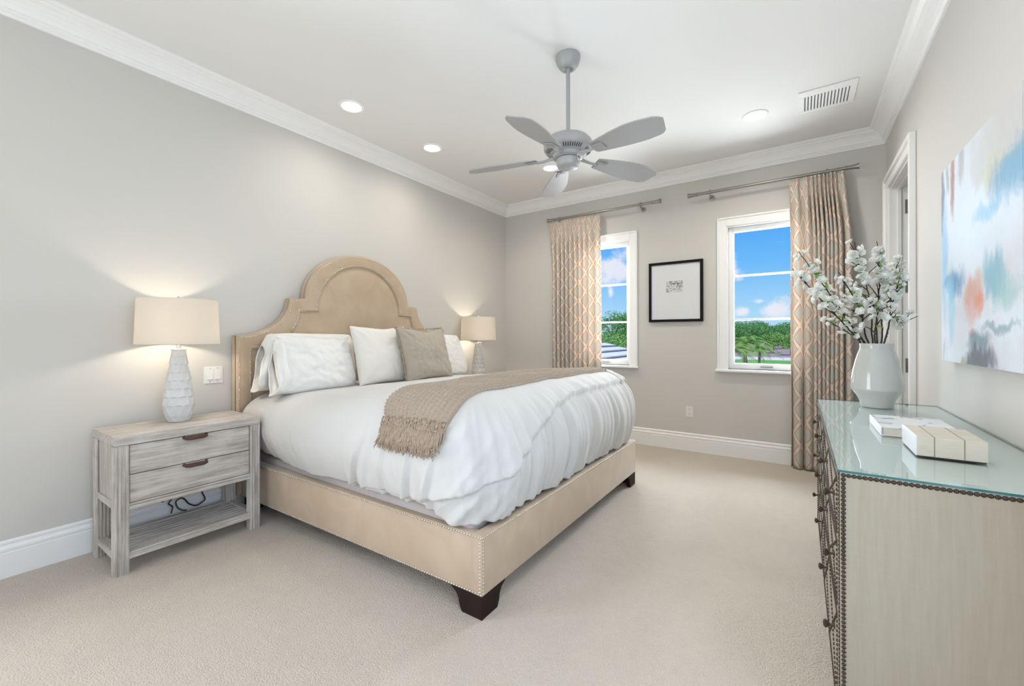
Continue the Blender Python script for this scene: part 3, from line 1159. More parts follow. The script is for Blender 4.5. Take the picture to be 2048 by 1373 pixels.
def nails(parent, spots, rad, mat, keep=100, label=None):
    """spots: (position, outward normal). The ones that show largest become parts, the rest one part."""
    spots = sorted(spots, key=lambda s: (Vector(s[0]) - CAM).length)
    me = nail_mesh(rad)
    me.materials.append(M[mat])
    base = wloc(parent)
    for p, n in spots[:keep]:
        o = bpy.data.objects.new('nailhead', me)
        col.objects.link(o)
        o.parent = parent
        o.location = Vector(p) - base
        o.rotation_euler = Vector((0, 0, 1)).rotation_difference(Vector(n)).to_euler()
    mb = MB()
    for p, n in spots[keep:]:
        q = Vector((0, 0, 1)).rotation_difference(Vector(n)).to_matrix()
        rings = []
        for rr, hh in ((rad, 0), (rad * .75, rad * .5)):
            rings.append([mb.bm.verts.new(Vector(p) + q @ Vector((rr * math.cos(a), rr * math.sin(a), hh))) for a in [k * PI / 3 for k in range(6)]])
        top = mb.bm.verts.new(Vector(p) + q @ Vector((0, 0, rad * .7)))
        for k in range(6):
            j = (k + 1) % 6
            mb.bm.faces.new((rings[0][k], rings[0][j], rings[1][j], rings[1][k]))
            mb.bm.faces.new((rings[1][k], rings[1][j], top))
    if len(spots) > keep:
        build('nailhead_rows', mb, mat, parent, 180, kind='stuff')


def along(pts, step):
    """points every step along a polyline"""
    out = []
    carry = 0
    for a, b in zip(pts, pts[1:]):
        a, b = Vector(a), Vector(b)
        L = (b - a).length
        if L < 1e-9: continue
        d = carry
        while d < L:
            out.append(a.lerp(b, d / L)); d += step
        carry = d - L
    return out


# ================================================================== bed
YC = 2.462


def half_outline(x0, zt, xn, zn, xa, za, apex, zb, n=22):
    """left half of the headboard outline, from floor to apex, y relative to the centre"""
    p = [(-x0, zb), (-x0, zt)]
    for k in range(1, n + 1):
        a = k / n * PI / 2
        p.append((-x0 + (x0 - xn) * math.sin(a), zn - (zn - zt) * math.cos(a)))
    p.append((-xa, za))
    for k in range(1, 2 * n + 1):
        a = k / (2 * n) * PI / 2
        p.append((-xa * math.cos(a), za + (apex - za) * math.sin(a)))
    return p


def full(h): return h + [(-y, z) for y, z in h[-2::-1]]


OUT = full(half_outline(1.058, 1.263, .672, 1.557, .548, 1.563, 1.990, .12))
INN = full(half_outline(.952, 1.160, .590, 1.452, .432, 1.463, 1.885, .12))
BY0, BY1, BX = 1.461, 3.566, -1.154      # near side, far side, foot of the frame
RT, RB = .373, .104


def bed():
    r = thing('bed', 'king bed with beige upholstered arched headboard and nailhead trim', 'bed', ((XL + BX) / 2, (BY0 + BY1) / 2, 0))
    xb, xf = XL + .022, XL + .100
    # headboard: padded panel + raised border
    mb = MB()
    mb.prism([(xb, YC + y, z) for y, z in OUT], (.058, 0, 0))
    hb = build('headboard', mb, 'velvet_beige', r)
    # border: section sweep between the two outlines
    P = []
    for (yo, zo), (yi, zi) in zip(OUT, INN):
        row = []
        for t, x in ((0, xb + .05), (0, xf - .006), (.03, xf - .001), (.12, xf + .003), (.5, xf + .005), (.88, xf + .003), (.97, xf - .001), (1, xf - .006), (1, xb + .056)):
            row.append((x, YC + lerp(yo, yi, t), lerp(zo, zi, t)))
        P.append(row)
    mb = MB(); mb.grid(P)
    build('headboard_border', mb, 'velvet_beige', hb, 40)
    # padded centre, slightly domed
    mb = MB()
    ring = [Vector((xf - .012, YC + y, z)) for y, z in INN]
    cen = Vector((xf - .002, YC, 1.1))
    V = []
    for k, (s, dx) in enumerate(((1, 0), (.985, .005), (.95, .009), (.6, .012))):
        V.append([mb.bm.verts.new(Vector((xf - .014 + dx, cen.y + (p.y - cen.y) * s, .12 + (p.z - .12) * s))) for p in ring])
    for a, b in zip(V, V[1:]):
        for i in range(len(ring) - 1): mb.bm.faces.new((a[i], a[i + 1], b[i + 1], b[i]))
    mb.bm.faces.new(V[-1])
    build('headboard_panel', mb, 'velvet_beige', hb, 40)
    # rails
    s = MB()
    s.box(xf, BX - .045, BY0, BY0 + .055, RB, RT, .008, 2)
    # skew so that the head end sits behind the headboard posts
    for v in s.bm.verts:
        if v.co.x < -2.5: v.co.y -= .030
    build('side_rail', s, 'velvet_beige', r, 40)
    s = MB(); s.box(xf, BX - .045, BY1 - .055, BY1, RB, RT, .008, 2)
    for v in s.bm.verts:
        if v.co.x < -2.5: v.co.y -= .030
    build('side_rail', s, 'velvet_beige', r, 40)
    build('foot_rail', MB().box(BX - .055, BX, BY0, BY1, RB, RT, .006, 2), 'velvet_beige', r, 40)
    build('slat_deck', MB().box(xf, BX - .055, BY0 + .055, BY1 - .085, RB + .04, .20), 'box_spring_cloth', r)
    # bracket feet: two mitred boards with an ogee cut
    def foot(x, y, sx, sy, name='foot'):
        m = MB()
        prof = [(0, 0), (.115, 0), (.122, .012), (.130, .030), (.135, .055), (.150, .080), (.178, .096), (.178, RB), (0, RB)]
        m.prism([(x + sx * a, y, z) for a, z in prof], (0, sy * .03, 0))
        m.prism([(x, y + sy * max(a, .0301), z) for a, z in prof], (sx * .03, 0, 0))
        build(name, m, 'espresso_wood', r)
    foot(BX - .004, BY0 + .004, -1, 1); foot(BX - .004, BY1 - .004, -1, -1)
    foot(xf + .03, BY0 - .02, 1, 1); foot(xf + .03, BY1 - .04, 1, -1)
    # seam beside the corner band
    sm_ = MB()
    sm_.tube([(BX - .056, BY0 - .0002, RB + .006), (BX - .056, BY0 - .0002, RT - .004)], .0012, 6)
    build('corner_seam', sm_, 'box_spring_cloth', r)
    # nails
    sp = []
    st = .0155
    def side_y(x): return BY0 - .030 * sm(0, 1, 1) * max(0, (BX - x)) / (BX - xf) if x < BX else BY0
    for p in along([(BX - .004, 0, RT - .010), (xf + .05, 0, RT - .010)], st): sp.append(((p.x, side_y(p.x) - .0015, p.z), (0, -1, 0)))
    for p in along([(BX - .004, 0, RB + .010), (xf + .05, 0, RB + .010)], st): sp.append(((p.x, side_y(p.x) - .0015, p.z), (0, -1, 0)))
    for p in along([(BX, BY0 + .008, RT - .010), (BX, BY1, RT - .010)], st): sp.append((p, (1, 0, 0)))
    for p in along([(BX - .011, BY0, RB + .02), (BX - .011, BY0, RT - .02)], st): sp.append((p, (0, -1, 0)))
    for p in along([(BX, BY0 + .011, RB + .012), (BX, BY0 + .011, RT - .02)], st): sp.append((p, (1, 0, 0)))
    for line, off in ((OUT, .10), (INN, .10)):
        k = .016 / .106
        ref = INN if line is OUT else OUT
        pts = [(xf + .0035, YC + lerp(a[0], b[0], k), lerp(a[1], b[1], k)) for a, b in zip(line, ref)]
        for p in along(pts, .0150):
            if p.z > .45: sp.append((p, (1, 0, 0)))
    nails(r, sp, .0047, 'bright_nickel')


bed()

tag(build('box_spring', MB().box(-3.28, -1.235, BY0 + .030, BY1 - .06, .205, .425, .03, 3), 'box_spring_cloth', None, 40, origin=(-2.26, 2.5, .205)),
    'mauve grey box spring showing between the bed rail and the white duvet', 'box spring')
tag(build('mattress', MB().box(-3.29, -1.30, BY0 + .075, BY1 - .10, .43, .76, .07, 4), 'mattress_cloth', None, 40, origin=(-2.26, 2.5, .43)),
    'thick mattress under the white duvet on the beige bed', 'mattress')

# ------------------------------------------------------------------ duvet
DX0, DX1, DYA, DYB, DRC = -3.27, -1.105, 1.392, 3.600, .36
DYC = (DYA + DYB) / 2
ZTOP = [(-3.3, .838), (-2.9, .850), (-2.4, .882), (-1.95, .922), (-1.6, .946), (-1.35, .945), (-1.1, .93)]


def ztop(x, y):
    e = (y - DYC) / 1.1
    return interp(ZTOP, x) + .022 * (1 - e * e) + .007 * nz(x * 2.2, y * 2.2, 1)


def duvet_bm():
    path = []     # (x, y, nx, ny, s)
    def add(x, y, nx, ny): path.append((x, y, nx, ny))
    L1 = DX1 - DRC - DX0
    n1 = 150
    for i in range(n1): add(DX0 + L1 * i / n1, DYA, 0, -1)
    for i in range(60):
        a = -PI / 2 + PI / 2 * i / 60
        add(DX1 - DRC + DRC * math.cos(a), DYA + DRC + DRC * math.sin(a), math.cos(a), math.sin(a))
    RC2 = .24
    L2 = DYB - DYA - DRC - RC2
    for i in range(130): add(DX1, DYA + DRC + L2 * i / 130, 1, 0)
    for i in range(40):
        a = PI / 2 * i / 40
        add(DX1 - RC2 + RC2 * math.cos(a), DYB - RC2 + RC2 * math.sin(a), math.cos(a), math.sin(a))
    for i in range(81): add(DX1 - RC2 - (DX1 - RC2 - DX0) * i / 80, DYB, 0, 1)
    s = 0; S = []
    for i, p in enumerate(path):
        if i: s += math.hypot(p[0] - path[i - 1][0], p[1] - path[i - 1][1])
        S.append(s)
    bm = bmesh.new()
    rows = []
    info = {}
    for (x, y, nx, ny), s in zip(path, S):
        fx = max(0, nx) ** 2
        near = 1 if ny < -.02 else 0
        R = lerp(.26, .33, fx) if ny < .02 else lerp(.22, .30, fx)
        cor = max(0, -ny) * max(0, nx) * 2          # near foot corner
        corf = max(0, ny) * max(0, nx) * 2
        # hem height
        if ny <= 0:
            zh_side = interp([(-3.3, .490), (-3.0, .446), (-2.4, .422), (-2.06, .428), (-1.5, .438), (-1.42, .42)], x)
            zh = lerp(zh_side, .392, sm(0, .55, max(0, nx)))
        else:
            zh = lerp(.46, .392, sm(0, .6, nx))
        zh += .008 * nz(s * 4, 7)
        out = .012 * cor
        cxp, cyp = x - nx * R, y - ny * R
        zc = ztop(cxp, cyp)
        zm = zh + .40 * (zc - zh)
        row = []
        spx, spy = min(x, DX1 - .95), DYC
        for k in range(26):
            t = 1 - (1 - k / 26)
            px, py = lerp(spx, cxp, t), lerp(spy, cyp, t)
            row.append((px, py, ztop(px, py)))
        for k in range(40):
            a = PI / 2 * k / 40
            o = -R + (R + out) * math.sin(a) ** 1.0
            z = zm + (zc - zm) * max(0, math.cos(a)) ** .92
            row.append((x + nx * o, y + ny * o, z))
        for k in range(26):
            t = k / 25
            o = out - (.062 - .03 * cor) * t ** 1.7
            row.append((x + nx * o, y + ny * o, lerp(zm, zh, t)))
        vr = []
        for k, c in enumerate(row):
            v = bm.verts.new(c)
            info[v] = (s, k, nx, ny, c[0], c[1], c[2], zh, zc)
            vr.append(v)
        rows.append(vr)
    for a, b in zip(rows, rows[1:]):
        for k in range(len(a) - 1):
            bm.faces.new((a[k], b[k], b[k + 1], a[k + 1]))
    bmesh.ops.recalc_face_normals(bm, faces=bm.faces)
    bm.normal_update()
    up = sum(v.normal.z for v in rows[200][:20])
    sgn = 1 if up > 0 else -1
    moves = []
    for v, (s, k, nx, ny, x, y, z, zh, zc) in info.items():
        low = sm(26, 66, k)              # 0 on top .. 1 on the drop
        foot = sm(.3, .9, nx)
        side = 1 - foot
        d = 0.
        # gathered pleats down the foot
        pl = nz(s * 7.5 + .35 * nz(z * 4, s), z * .9, 2) * .6 + (abs(nz(s * 15 + 1.5 * z, z * .8, 5)) - .2) * .55 + nz(s * 27, z * 1.5, 4) * .22
        d += foot * pl * .062 * sm(36, 58, k) * (1 - .3 * sm(85, 92, k))
        # soft diagonal folds on the long side
        fo = nz(s * 3.2 + z * 1.5, z * .7, 8) * .7 + (abs(nz(s * 7 + z * 3.2, z, 3)) - .2) * .5 + nz(s * 16 + z * 4, z, 9) * .2
        d += side * fo * .026 * sm(40, 80, k) * (1.25 if ny < 0 else 1)
        # top puffiness
        d += (1 - low) * (.006 * nz(x * 4, y * 4, 4) + .003 * nz(x * 13, y * 9, 6))
        # corner folds running down to the near foot corner
        cor = max(0, -ny) * max(0, nx) * 2
        d += cor * sm(40, 70, k) * (.034 * nz((s - z * 1.1) * 10, z * 1.5, 12) + .020 * (abs(nz((s - z * .8) * 17, 2, z)) - .2))
        # overlapping top layer with its own hem
        if ny <= 0 or nx > .2:
            if nx > .98: zl = interp([(1.5, .60), (1.76, .68), (1.95, .775), (2.2, .845), (2.45, .872), (3.6, .875)], y)
            elif ny < 0:
                ang = math.atan2(-ny, nx)    # 0 foot .. pi/2 side
                zl = interp([(0, .675), (.5, .60), (1.0, .535), (1.45, .500), (1.571, .485)], ang)
                if nx < .01: zl = interp([(-2.2, .43), (-2.05, .455), (-1.7, .468), (-1.5, .480)], x)
            else: zl = .875
            zl += .010 * nz(s * 6, 3) + .006 * nz(s * 14, 5)
            on = sm(zl - .006, zl + .006, z)
            left = sm(-2.10 + .10 * (z - .45), -2.06 + .10 * (z - .45) + .22 * sm(.6, .9, z), x)
            d += .017 * on * left
            # little lift just above the hem
            d += .012 * on * left * (1 - sm(zl, zl + .10, z)) * (.6 + .8 * nz(s * 9, 1.5))
            if nx < .3:
                for xt, xb_, a in ((-1.86, -2.03, .022), (-1.80, -1.92, .010), (-1.70, -1.79, .012), (-1.52, -1.60, .020), (-1.36, -1.46, .016)):
                    q = (x - lerp(xb_, xt, (z - .46) / .30)) / .018
                    if abs(q) < 4: d += a * left * sm(.86, .55, z) * (math.exp(-q * q) - .6 * math.exp(-(q - 1.6) ** 2))
            d -= .004 * left * sm(zl - .03, zl - .007, z) * (1 - on)
        moves.append((v, v.normal.copy() * sgn * d))
    for v, m in moves: v.co += m
    bmesh.ops.remove_doubles(bm, verts=bm.verts, dist=1e-4)
    bm.normal_update()
    return bm


dbm = duvet_bm()
dbm_tree = BVHTree.FromBMesh(dbm)
mb = MB(); mb.bm = dbm
duvet = build('duvet', mb, 'duvet_linen', None, 180, origin=(-2.2, DYC, .40))
so = duvet.modifiers.new('thick', 'SOLIDIFY'); so.thickness = .014; so.offset = -1
tag(duvet, 'puffy white duvet spread over the king bed, gathered at the foot', 'duvet')


# ------------------------------------------------------------------ throw
def throw():
    NC, NA = 120, 520
    axis_z = .40
    def edge(z, yy):
        hang = 1 - sm(.74, .93, z) if yy < DYC else 0
        return lerp(-1.815, -1.670, hang), lerp(-1.335, -1.360, hang)
    def hit(x, th):
        o = Vector((x, DYC, axis_z))
        d = Vector((0, -math.cos(th), math.sin(th)))
        h = dbm_tree.ray_cast(o, d)
        return h
    th0, th1 = math.radians(20.5), math.radians(158)
    cols = []
    ths = [lerp(th0, th1, (i / 700)) for i in range(701)]
    for c in range(NC + 1):
        t = c / NC
        pts = []
        for th in ths:
            # the edge lines wander a little
            x = lerp(-1.815, -1.335, t)
            h = hit(x, th)
            if h[0] is None: continue
            a, b = edge(h[0].z, h[0].y)
            a += .012 * nz(th * 3, 1); b += .014 * nz(th * 4, 2)
            h2 = hit(lerp(a, b, t), th)
            if h2[0] is not None: h = h2
            n = h[1] if h[1].z > -.2 else -h[1]
            if n.dot(h[0] - Vector((h[0].x, DYC, axis_z))) < 0: n = -n
            pts.append((h[0], n))
        # smooth normals along the line, resample evenly
        s = [0]
        for (p, _), (q, _) in zip(pts, pts[1:]): s.append(s[-1] + (q - p).length)
        Lh = s[-1]
        row = []
        k = 0
        for i in range(NA + 1):
            target = Lh * i / NA
            while k < len(s) - 2 and s[k + 1] < target: k += 1
            f = (target - s[k]) / max(1e-9, s[k + 1] - s[k])
            p = pts[k][0].lerp(pts[k + 1][0], f)
            n = pts[k][1].lerp(pts[k + 1][1], f).normalized()
            row.append((p, n, target))
        cols.append(row)
    # average normals & positions a touch so that duvet wrinkles do not print through
    P, UV, NRM = [], [], []
    for c in range(NC + 1):
        pr, ur, nr = [], [], []
        for i in range(NA + 1):
            acc, an, w = Vector((0, 0, 0)), Vector((0, 0, 0)), 0
            for di in (-6, -3, 0, 3, 6):
                j = min(NA, max(0, i + di)); acc += cols[c][j][0]; an += cols[c][j][1]; w += 1
            p = cols[c][i][0].lerp(acc / w, .0); n = an.normalized()
            u, v = c / NC * .48, cols[c][i][2]
            # chevron / waffle knit
            cu, cv = u / .030 + .15 * nz(v * 5, u * 5), v / .023 + .2 * nz(u * 7, v * 7, 4)
            k1 = abs(math.sin(PI * cu)); k2 = math.sin(2 * PI * (cv + .5 * (int(math.floor(cu)) % 2)))
            hgt = .0095 * (k1 ** .5) * (.5 + .5 * k2)
            edge_t = min(c, NC - c) / NC
            lift = .013 + hgt + .004 * nz(u * 6, v * 6, 2) - .010 * (1 - sm(0, .02, edge_t))
            pr.append(p + n * lift); ur.append((u, v)); nr.append(n)
        P.append(pr); UV.append(ur); NRM.append(nr)
    r = thing('throw_blanket', 'fringed taupe knit throw laid across the foot of the bed', 'blanket', (-1.6, DYC, .95))
    mb = MB(); mb.grid(P, UV)
    o = build('knit_panel', mb, 'knit_taupe', r, 180)
    so = o.modifiers.new('thick', 'SOLIDIFY'); so.thickness = .010; so.offset = -1
    # fringe: strands hanging from the near end and the far end
    rnd = random.Random(5)
    for endi, count in ((0, 800), (NA, 120)):
        fr = MB()
        for q in range(count):
            c = rnd.random() * (NC - .01)
            ci = int(c)
            tier = rnd.random()
            if endi == 0: row_i = int(rnd.choice((0, 0, 0, 0, 5, 12)))
            else: row_i = NA
            p = P[ci][row_i].copy(); n = NRM[ci][row_i]
            nxt = P[ci][row_i + 6] if endi == 0 else P[ci][row_i - 6]
            d = (p - nxt); d.x = 0; d.normalize()
            Ls = rnd.uniform(.075, .125) * (1.0 if row_i == 0 or endi else .95)
            sway = rnd.uniform(-.30, .30)
            pts = []
            for k in range(6):
                t = k / 5
                q_ = p + d * (Ls * t) + Vector((sway * Ls * t * t + .006 * nz(q, t * 4), 0, 0)) + n * (.004 * rnd.random())
                # lie on the duvet
                near = dbm_tree.find_nearest(q_)
                if near[0] is not None:
                    nn = near[1]
                    if nn.dot(n) < 0: nn = -nn
                    q_ = near[0] + nn * (.010 + .012 * rnd.random() + .010 * t * (row_i == 0))
                pts.append(q_)
            fr.tube(pts, [.0030, .0034, .0032, .0030, .0026, .0014], 5)
        build('fringe', fr, 'knit_fringe', r, 180, kind='stuff')


throw()


# ------------------------------------------------------------------ pillows
def pillow_bm(w, h, t, seed, k=.05, n=44, p=.42, wr=.012, sag=.0, rnd_=0., dip=0.):
    """closed cushion, local x = width, y = height (0 at the bottom edge), z = thickness"""
    mb = MB()
    top, bot = [], []
    for sgn, dst in ((1, top), (-1, bot)):
        for i in range(n + 1):
            u = -1 + 2 * i / n
            row = []
            for j in range(n + 1):
                v = -1 + 2 * j / n
                x = w / 2 * u * (1 - k * (1 - v * v)); y = h / 2 * v * (1 - k * (1 - u * u))
                e = max(0, (1 - u * u) * (1 - v * v))
                z = sgn * t / 2 * (e ** p)
                fall = e ** .3
                d = wr * (nz(u * 1.8, v * 1.8, seed) + .7 * (abs(nz(u * 3.6 + v, v * 3.4, seed + 4)) - .2) + .45 * nz(u * 8, v * 6, seed + 9)) * fall
                # creases radiating from the corners
                for cu, cv in ((-1, 1), (1, 1), (-1, -1), (1, -1)):
                    du, dv = u - cu, v - cv
                    rr = math.hypot(du, dv)
                    if rr > 1e-4: d += wr * .9 * math.sin(math.atan2(dv, du) * 11 + seed) * math.exp(-rr * 2.2) * fall
                zz = z + sgn * d
                c2 = rnd_ * (u * u * v * v) ** 2
                x *= 1 - c2; y *= 1 - c2
                row.append((x, y + h / 2 - sag * max(0, v) * (.5 + .5 * nz(u * 1.1, seed)) - dip * math.exp(-((u - .1) / .35) ** 2) * max(0, v) ** 2, zz))
            dst.append(row)
    mb.grid(top); mb.grid(bot)
    bmesh.ops.remove_doubles(mb.bm, verts=mb.bm.verts, dist=1e-5)
    return mb


def lean(base, yaw, lean_deg):
    """local x -> along the bed's width, local y -> up and leaning back, z -> towards the foot"""
    l = math.radians(lean_deg)
    ex = Vector((0, 1, 0)); ey = Vector((-math.sin(l), 0, math.cos(l))); ez = ex.cross(ey)
    m = Matrix((ex, ey, ez)).transposed().to_4x4()
    return Matrix.Translation(base) @ Matrix.Rotation(math.radians(yaw), 4, 'Z') @ m


def cuff_mb(w, h, t, seed, ext=.13, side=-1, splay=.16):
    """open end of a pillowcase: a collapsing sleeve past the pillow's end"""
    mb = MB()
    n, m = 64, 14
    P = []
    for j in range(m + 1):
        tt = j / m
        row = []
        for i in range(n):
            a = 2 * PI * i / n
            y = h / 2 * (.90 + .06 * tt + .05 * nz(tt * 2, seed)) * math.copysign(abs(math.cos(a)) ** .8, math.cos(a))
            zt = lerp(t * .40, splay * .5 * (1 - .45 * math.cos(a)), sm(.2, 1, tt))
            z = zt * math.copysign(abs(math.sin(a)) ** .9, math.sin(a)) * (1 + .25 * nz(a * 1.3, tt * 3, seed))
            x = side * (w / 2 * (.80 + .02 * math.cos(a) ** 2) + (ext + w * .10) * tt * (1 + .30 * nz(a * .8, seed, 3) - .30 * math.cos(a)))
            z += .012 * tt * nz(a * 2.4, tt * 2, seed + 2)
            droop = -.10 * tt * tt * (1 + math.cos(a)) * .5
            row.append((x, y + h / 2 + droop, z))
        P.append(row)
    V = [[mb.bm.verts.new(p) for p in row] for row in P]
    for j in range(m):
        for i in range(n):
            q = (i + 1) % n
            mb.bm.faces.new((V[j][i], V[j][q], V[j + 1][q], V[j + 1][i]))
    return mb


def bed_pillow(label, w, h, t, seed, base, yaw, ln, cuff=None, group='white bed pillows against the headboard', sag=0):
    X = lean(base, yaw, ln)
    r = thing('bed_pillow', label, 'pillow', base, group)
    mb = pillow_bm(w, h, t, seed, .02, 48, .33, .020, sag, .07); mb.xf(X)
    build('pillow_body', mb, 'pillow_linen', r, 180)
    if cuff:
        c = cuff_mb(w, h, t, seed, cuff[1], cuff[0], cuff[2]); c.xf(X)
        o = build('pillowcase_opening', c, 'pillow_linen', r, 180)
        so = o.modifiers.new('thick', 'SOLIDIFY'); so.thickness = .005; so.offset = -1


bed_pillow('white pillow leaning on the headboard behind the left front pillow', .74, .45, .20, 3, (-3.165, 1.90, .852), 0, 9, (-1, .045, .15), sag=.03)
bed_pillow('white pillow with open case end standing at the left front of the bed', .60, .43, .21, 21, (-2.925, 1.805, .848), 0, 20, (-1, .020, .15), sag=.03)
bed_pillow('white pillow leaning on the headboard behind the white square cushion on the right', .72, .44, .20, 33, (-3.165, 3.06, .852), 0, 9, None)
bed_pillow('white pillow whose right edge shows beside the taupe cushion', .70, .44, .17, 45, (-2.94, 3.14, .856), 0, 20, None)

mb = pillow_bm(.53, .50, .19, 61, .075, 48, .42, .013, 0, 0, .010); mb.xf(lean((-2.80, 2.315, .862), -4, 17))
tag(build('square_cushion', mb, 'cushion_linen', None, 180, origin=(-2.80, 2.315, .862)), 'ivory square cushion with pointed corners, left of the taupe cushion', 'cushion')


def taupe_cushion():
    base = (-2.67, 2.680, .868)
    r = thing('fringed_cushion', 'taupe linen cushion with frayed edges in front of the white pillows', 'cushion', base)
    X = lean(base, 4, 16)
    w, h, t, k = .60, .48, .19, .075
    mb = pillow_bm(w, h, t, 77, k, 48, .44, .018, 0, 0, .028); mb.xf(X)
    build('cushion_body', mb, 'taupe_linen', r, 180)
    rnd = random.Random(9)
    fr = MB()
    n = 90
    edge = []
    for i in range(n): u = -1 + 2 * i / n; edge.append((u, 1)); edge.append((u, -1)); edge.append((-1, u)); edge.append((1, u))
    for u, v in edge:
        u += rnd.uniform(-.01, .01) if abs(u) < 1 else 0
        x = w / 2 * u * (1 - k * (1 - v * v)); y = h / 2 * v * (1 - k * (1 - u * u)) + h / 2
        d = Vector((u if abs(u) >= 1 else 0, v if abs(v) >= 1 else 0, rnd.uniform(-.9, .9))).normalized()
        L = rnd.uniform(.010, .020)
        p = Vector((x, y, 0))
        if v <= -1 : d.y *= .25
        fr.tube([p, p + d * L * .6, p + d * L + Vector((rnd.uniform(-.005, .005), rnd.uniform(-.005, .005), 0))], [.0035, .0032, .0012], 5)
    fr.xf(X)
    build('frayed_edge', fr, 'taupe_fringe', r, 180, kind='stuff')


taupe_cushion()


# ================================================================== nightstands and lamps
def nightstand():
    """front faces +x; local origin at the centre of the footprint, on the floor"""
    r = thing('nightstand', 'whitewashed wood nightstand with two drawers and slatted shelf beside the bed', 'nightstand', (0, 0, 0), 'whitewashed nightstands beside the bed')
    W, D, H = .719, .408, .729
    y0, y1, x0, x1 = -W / 2, W / 2, -D / 2, D / 2
    p = .060
    # top: mitred frame boards round a field
    t = MB()
    t.box(x0, x1, y0, y1, H - .050, H, .004, 2)
    tp = build('top', t, 'washed_wood_y', r)
    g = MB()
    gt = .0008
    for a, b, c, d in ((x0 + .055, x1 - .055, y0 + .068, y0 + .070), (x0 + .055, x1 - .055, y1 - .070, y1 - .068), (x0 + .055, x0 + .057, y0 + .07, y1 - .07), (x1 - .057, x1 - .055, y0 + .07, y1 - .07)):
        g.box(a, b, c, d, H - .001, H + gt)
    build('top_joint', g, 'washed_wood_x', tp)
    # fluted legs
    for sx in (-1, 1):
        for sy in (-1, 1):
            cx = sx * (D / 2 - p / 2); cy = sy * (W / 2 - p / 2)
            l = MB()
            l.box(cx - p / 2 + .003, cx + p / 2 - .003, cy - p / 2 + .003, cy + p / 2 - .003, 0, H - .050)
            for f in range(4):
                o = -p / 2 + p * (f + .5) / 4
                for q in (-1, 1):
                    l.tube([(cx + q * (p / 2 - .0055), cy + o, 0), (cx + q * (p / 2 - .0055), cy + o, H - .052)], .0072, 8)
                    l.tube([(cx + o, cy + q * (p / 2 - .0055), 0), (cx + o, cy + q * (p / 2 - .0055), H - .052)], .0072, 8)
            build('leg', l, 'washed_wood_z', r, 50)
    # carcass: side panels, back, drawer rail
    for s in (-1, 1):
        yy = s * (W / 2 - .022)
        build('side_panel', MB().box(x0 + p, x1 - p, yy - .008, yy + .008, .375, H - .050), 'washed_wood_z', r)
        build('side_rail', MB().box(x0 + p - .004, x1 - p + .004, min(s * (W / 2 - .006), s * (W / 2 - .05)), max(s * (W / 2 - .006), s * (W / 2 - .05)), .338, .376, .003), 'washed_wood_x', r)
        build('side_stretcher', MB().box(x0 + p - .004, x1 - p + .004, min(s * (W / 2 - .006), s * (W / 2 - .05)), max(s * (W / 2 - .006), s * (W / 2 - .05)), .072, .108, .003), 'washed_wood_x', r)
    build('back_panel', MB().box(x0 + .01, x0 + .022, y0 + p, y1 - p, .345, H - .05), 'washed_wood_y', r)
    rl = MB()
    rl.box(x1 - .045, x1 - .004, y0 + p - .003, y1 - p + .003, .331, .352, .004, 2); rl.box(x1 - .045, x1 - .009, y0 + p - .003, y1 - p + .003, .352, .366, .003)
    build('drawer_rail', rl, 'washed_wood_y', r)
    rl = MB()
    rl.box(x1 - .045, x1 - .004, y0 + p - .003, y1 - p + .003, .072, .097, .004, 2); rl.box(x1 - .045, x1 - .009, y0 + p - .003, y1 - p + .003, .097, .108, .003)
    build('front_stretcher', rl, 'washed_wood_y', r)
    build('rear_stretcher', MB().box(x0 + .006, x0 + .05, y0 + p - .003, y1 - p + .003, .072, .108, .003), 'washed_wood_y', r)
    for i in range(8):
        xx = lerp(x0 + .068, x1 - .062, i / 7)
        build('shelf_slat', MB().box(xx - .0115, xx + .0115, y0 + .048, y1 - .048, .087, .103, .003), 'washed_wood_y', r)
    # drawers
    for za, zb in ((.520, .675), (.369, .516)):
        d = build('drawer', MB().box(x0 + .05, x1 - .010, y0 + p + .004, y1 - p - .004, za, zb, .002), 'washed_wood_y', r)
        h = MB()
        pr = []
        hw = .056
        # leather tongue folded over a bar: rounded ends
        h.tube([(x1 - .010, -hw, zb - .006), (x1 + .010, -hw + .006, zb - .011), (x1 + .015, -hw + .022, zb - .014), (x1 + .015, hw - .022, zb - .014), (x1 + .010, hw - .006, zb - .011), (x1 - .010, hw, zb - .006)], .0085, 10)
        h.box(x1 - .012, x1 + .014, -hw + .012, hw - .012, zb - .010, zb - .003, .002)
        build('pull', h, 'leather_pull', d, 50)
    return r


NSX = (-2.942 - 3.350) / 2
ns = nightstand()
ns.location = (NSX, 1.020, 0)
ns['label'] = 'whitewashed wood nightstand with two drawers and slatted shelf at the near side of the bed'
ns2 = dup(ns)
ns2.location = (NSX, 4.015, 0)
ns2['label'] = 'whitewashed nightstand beyond the bed, under the farther lamp by the corner'


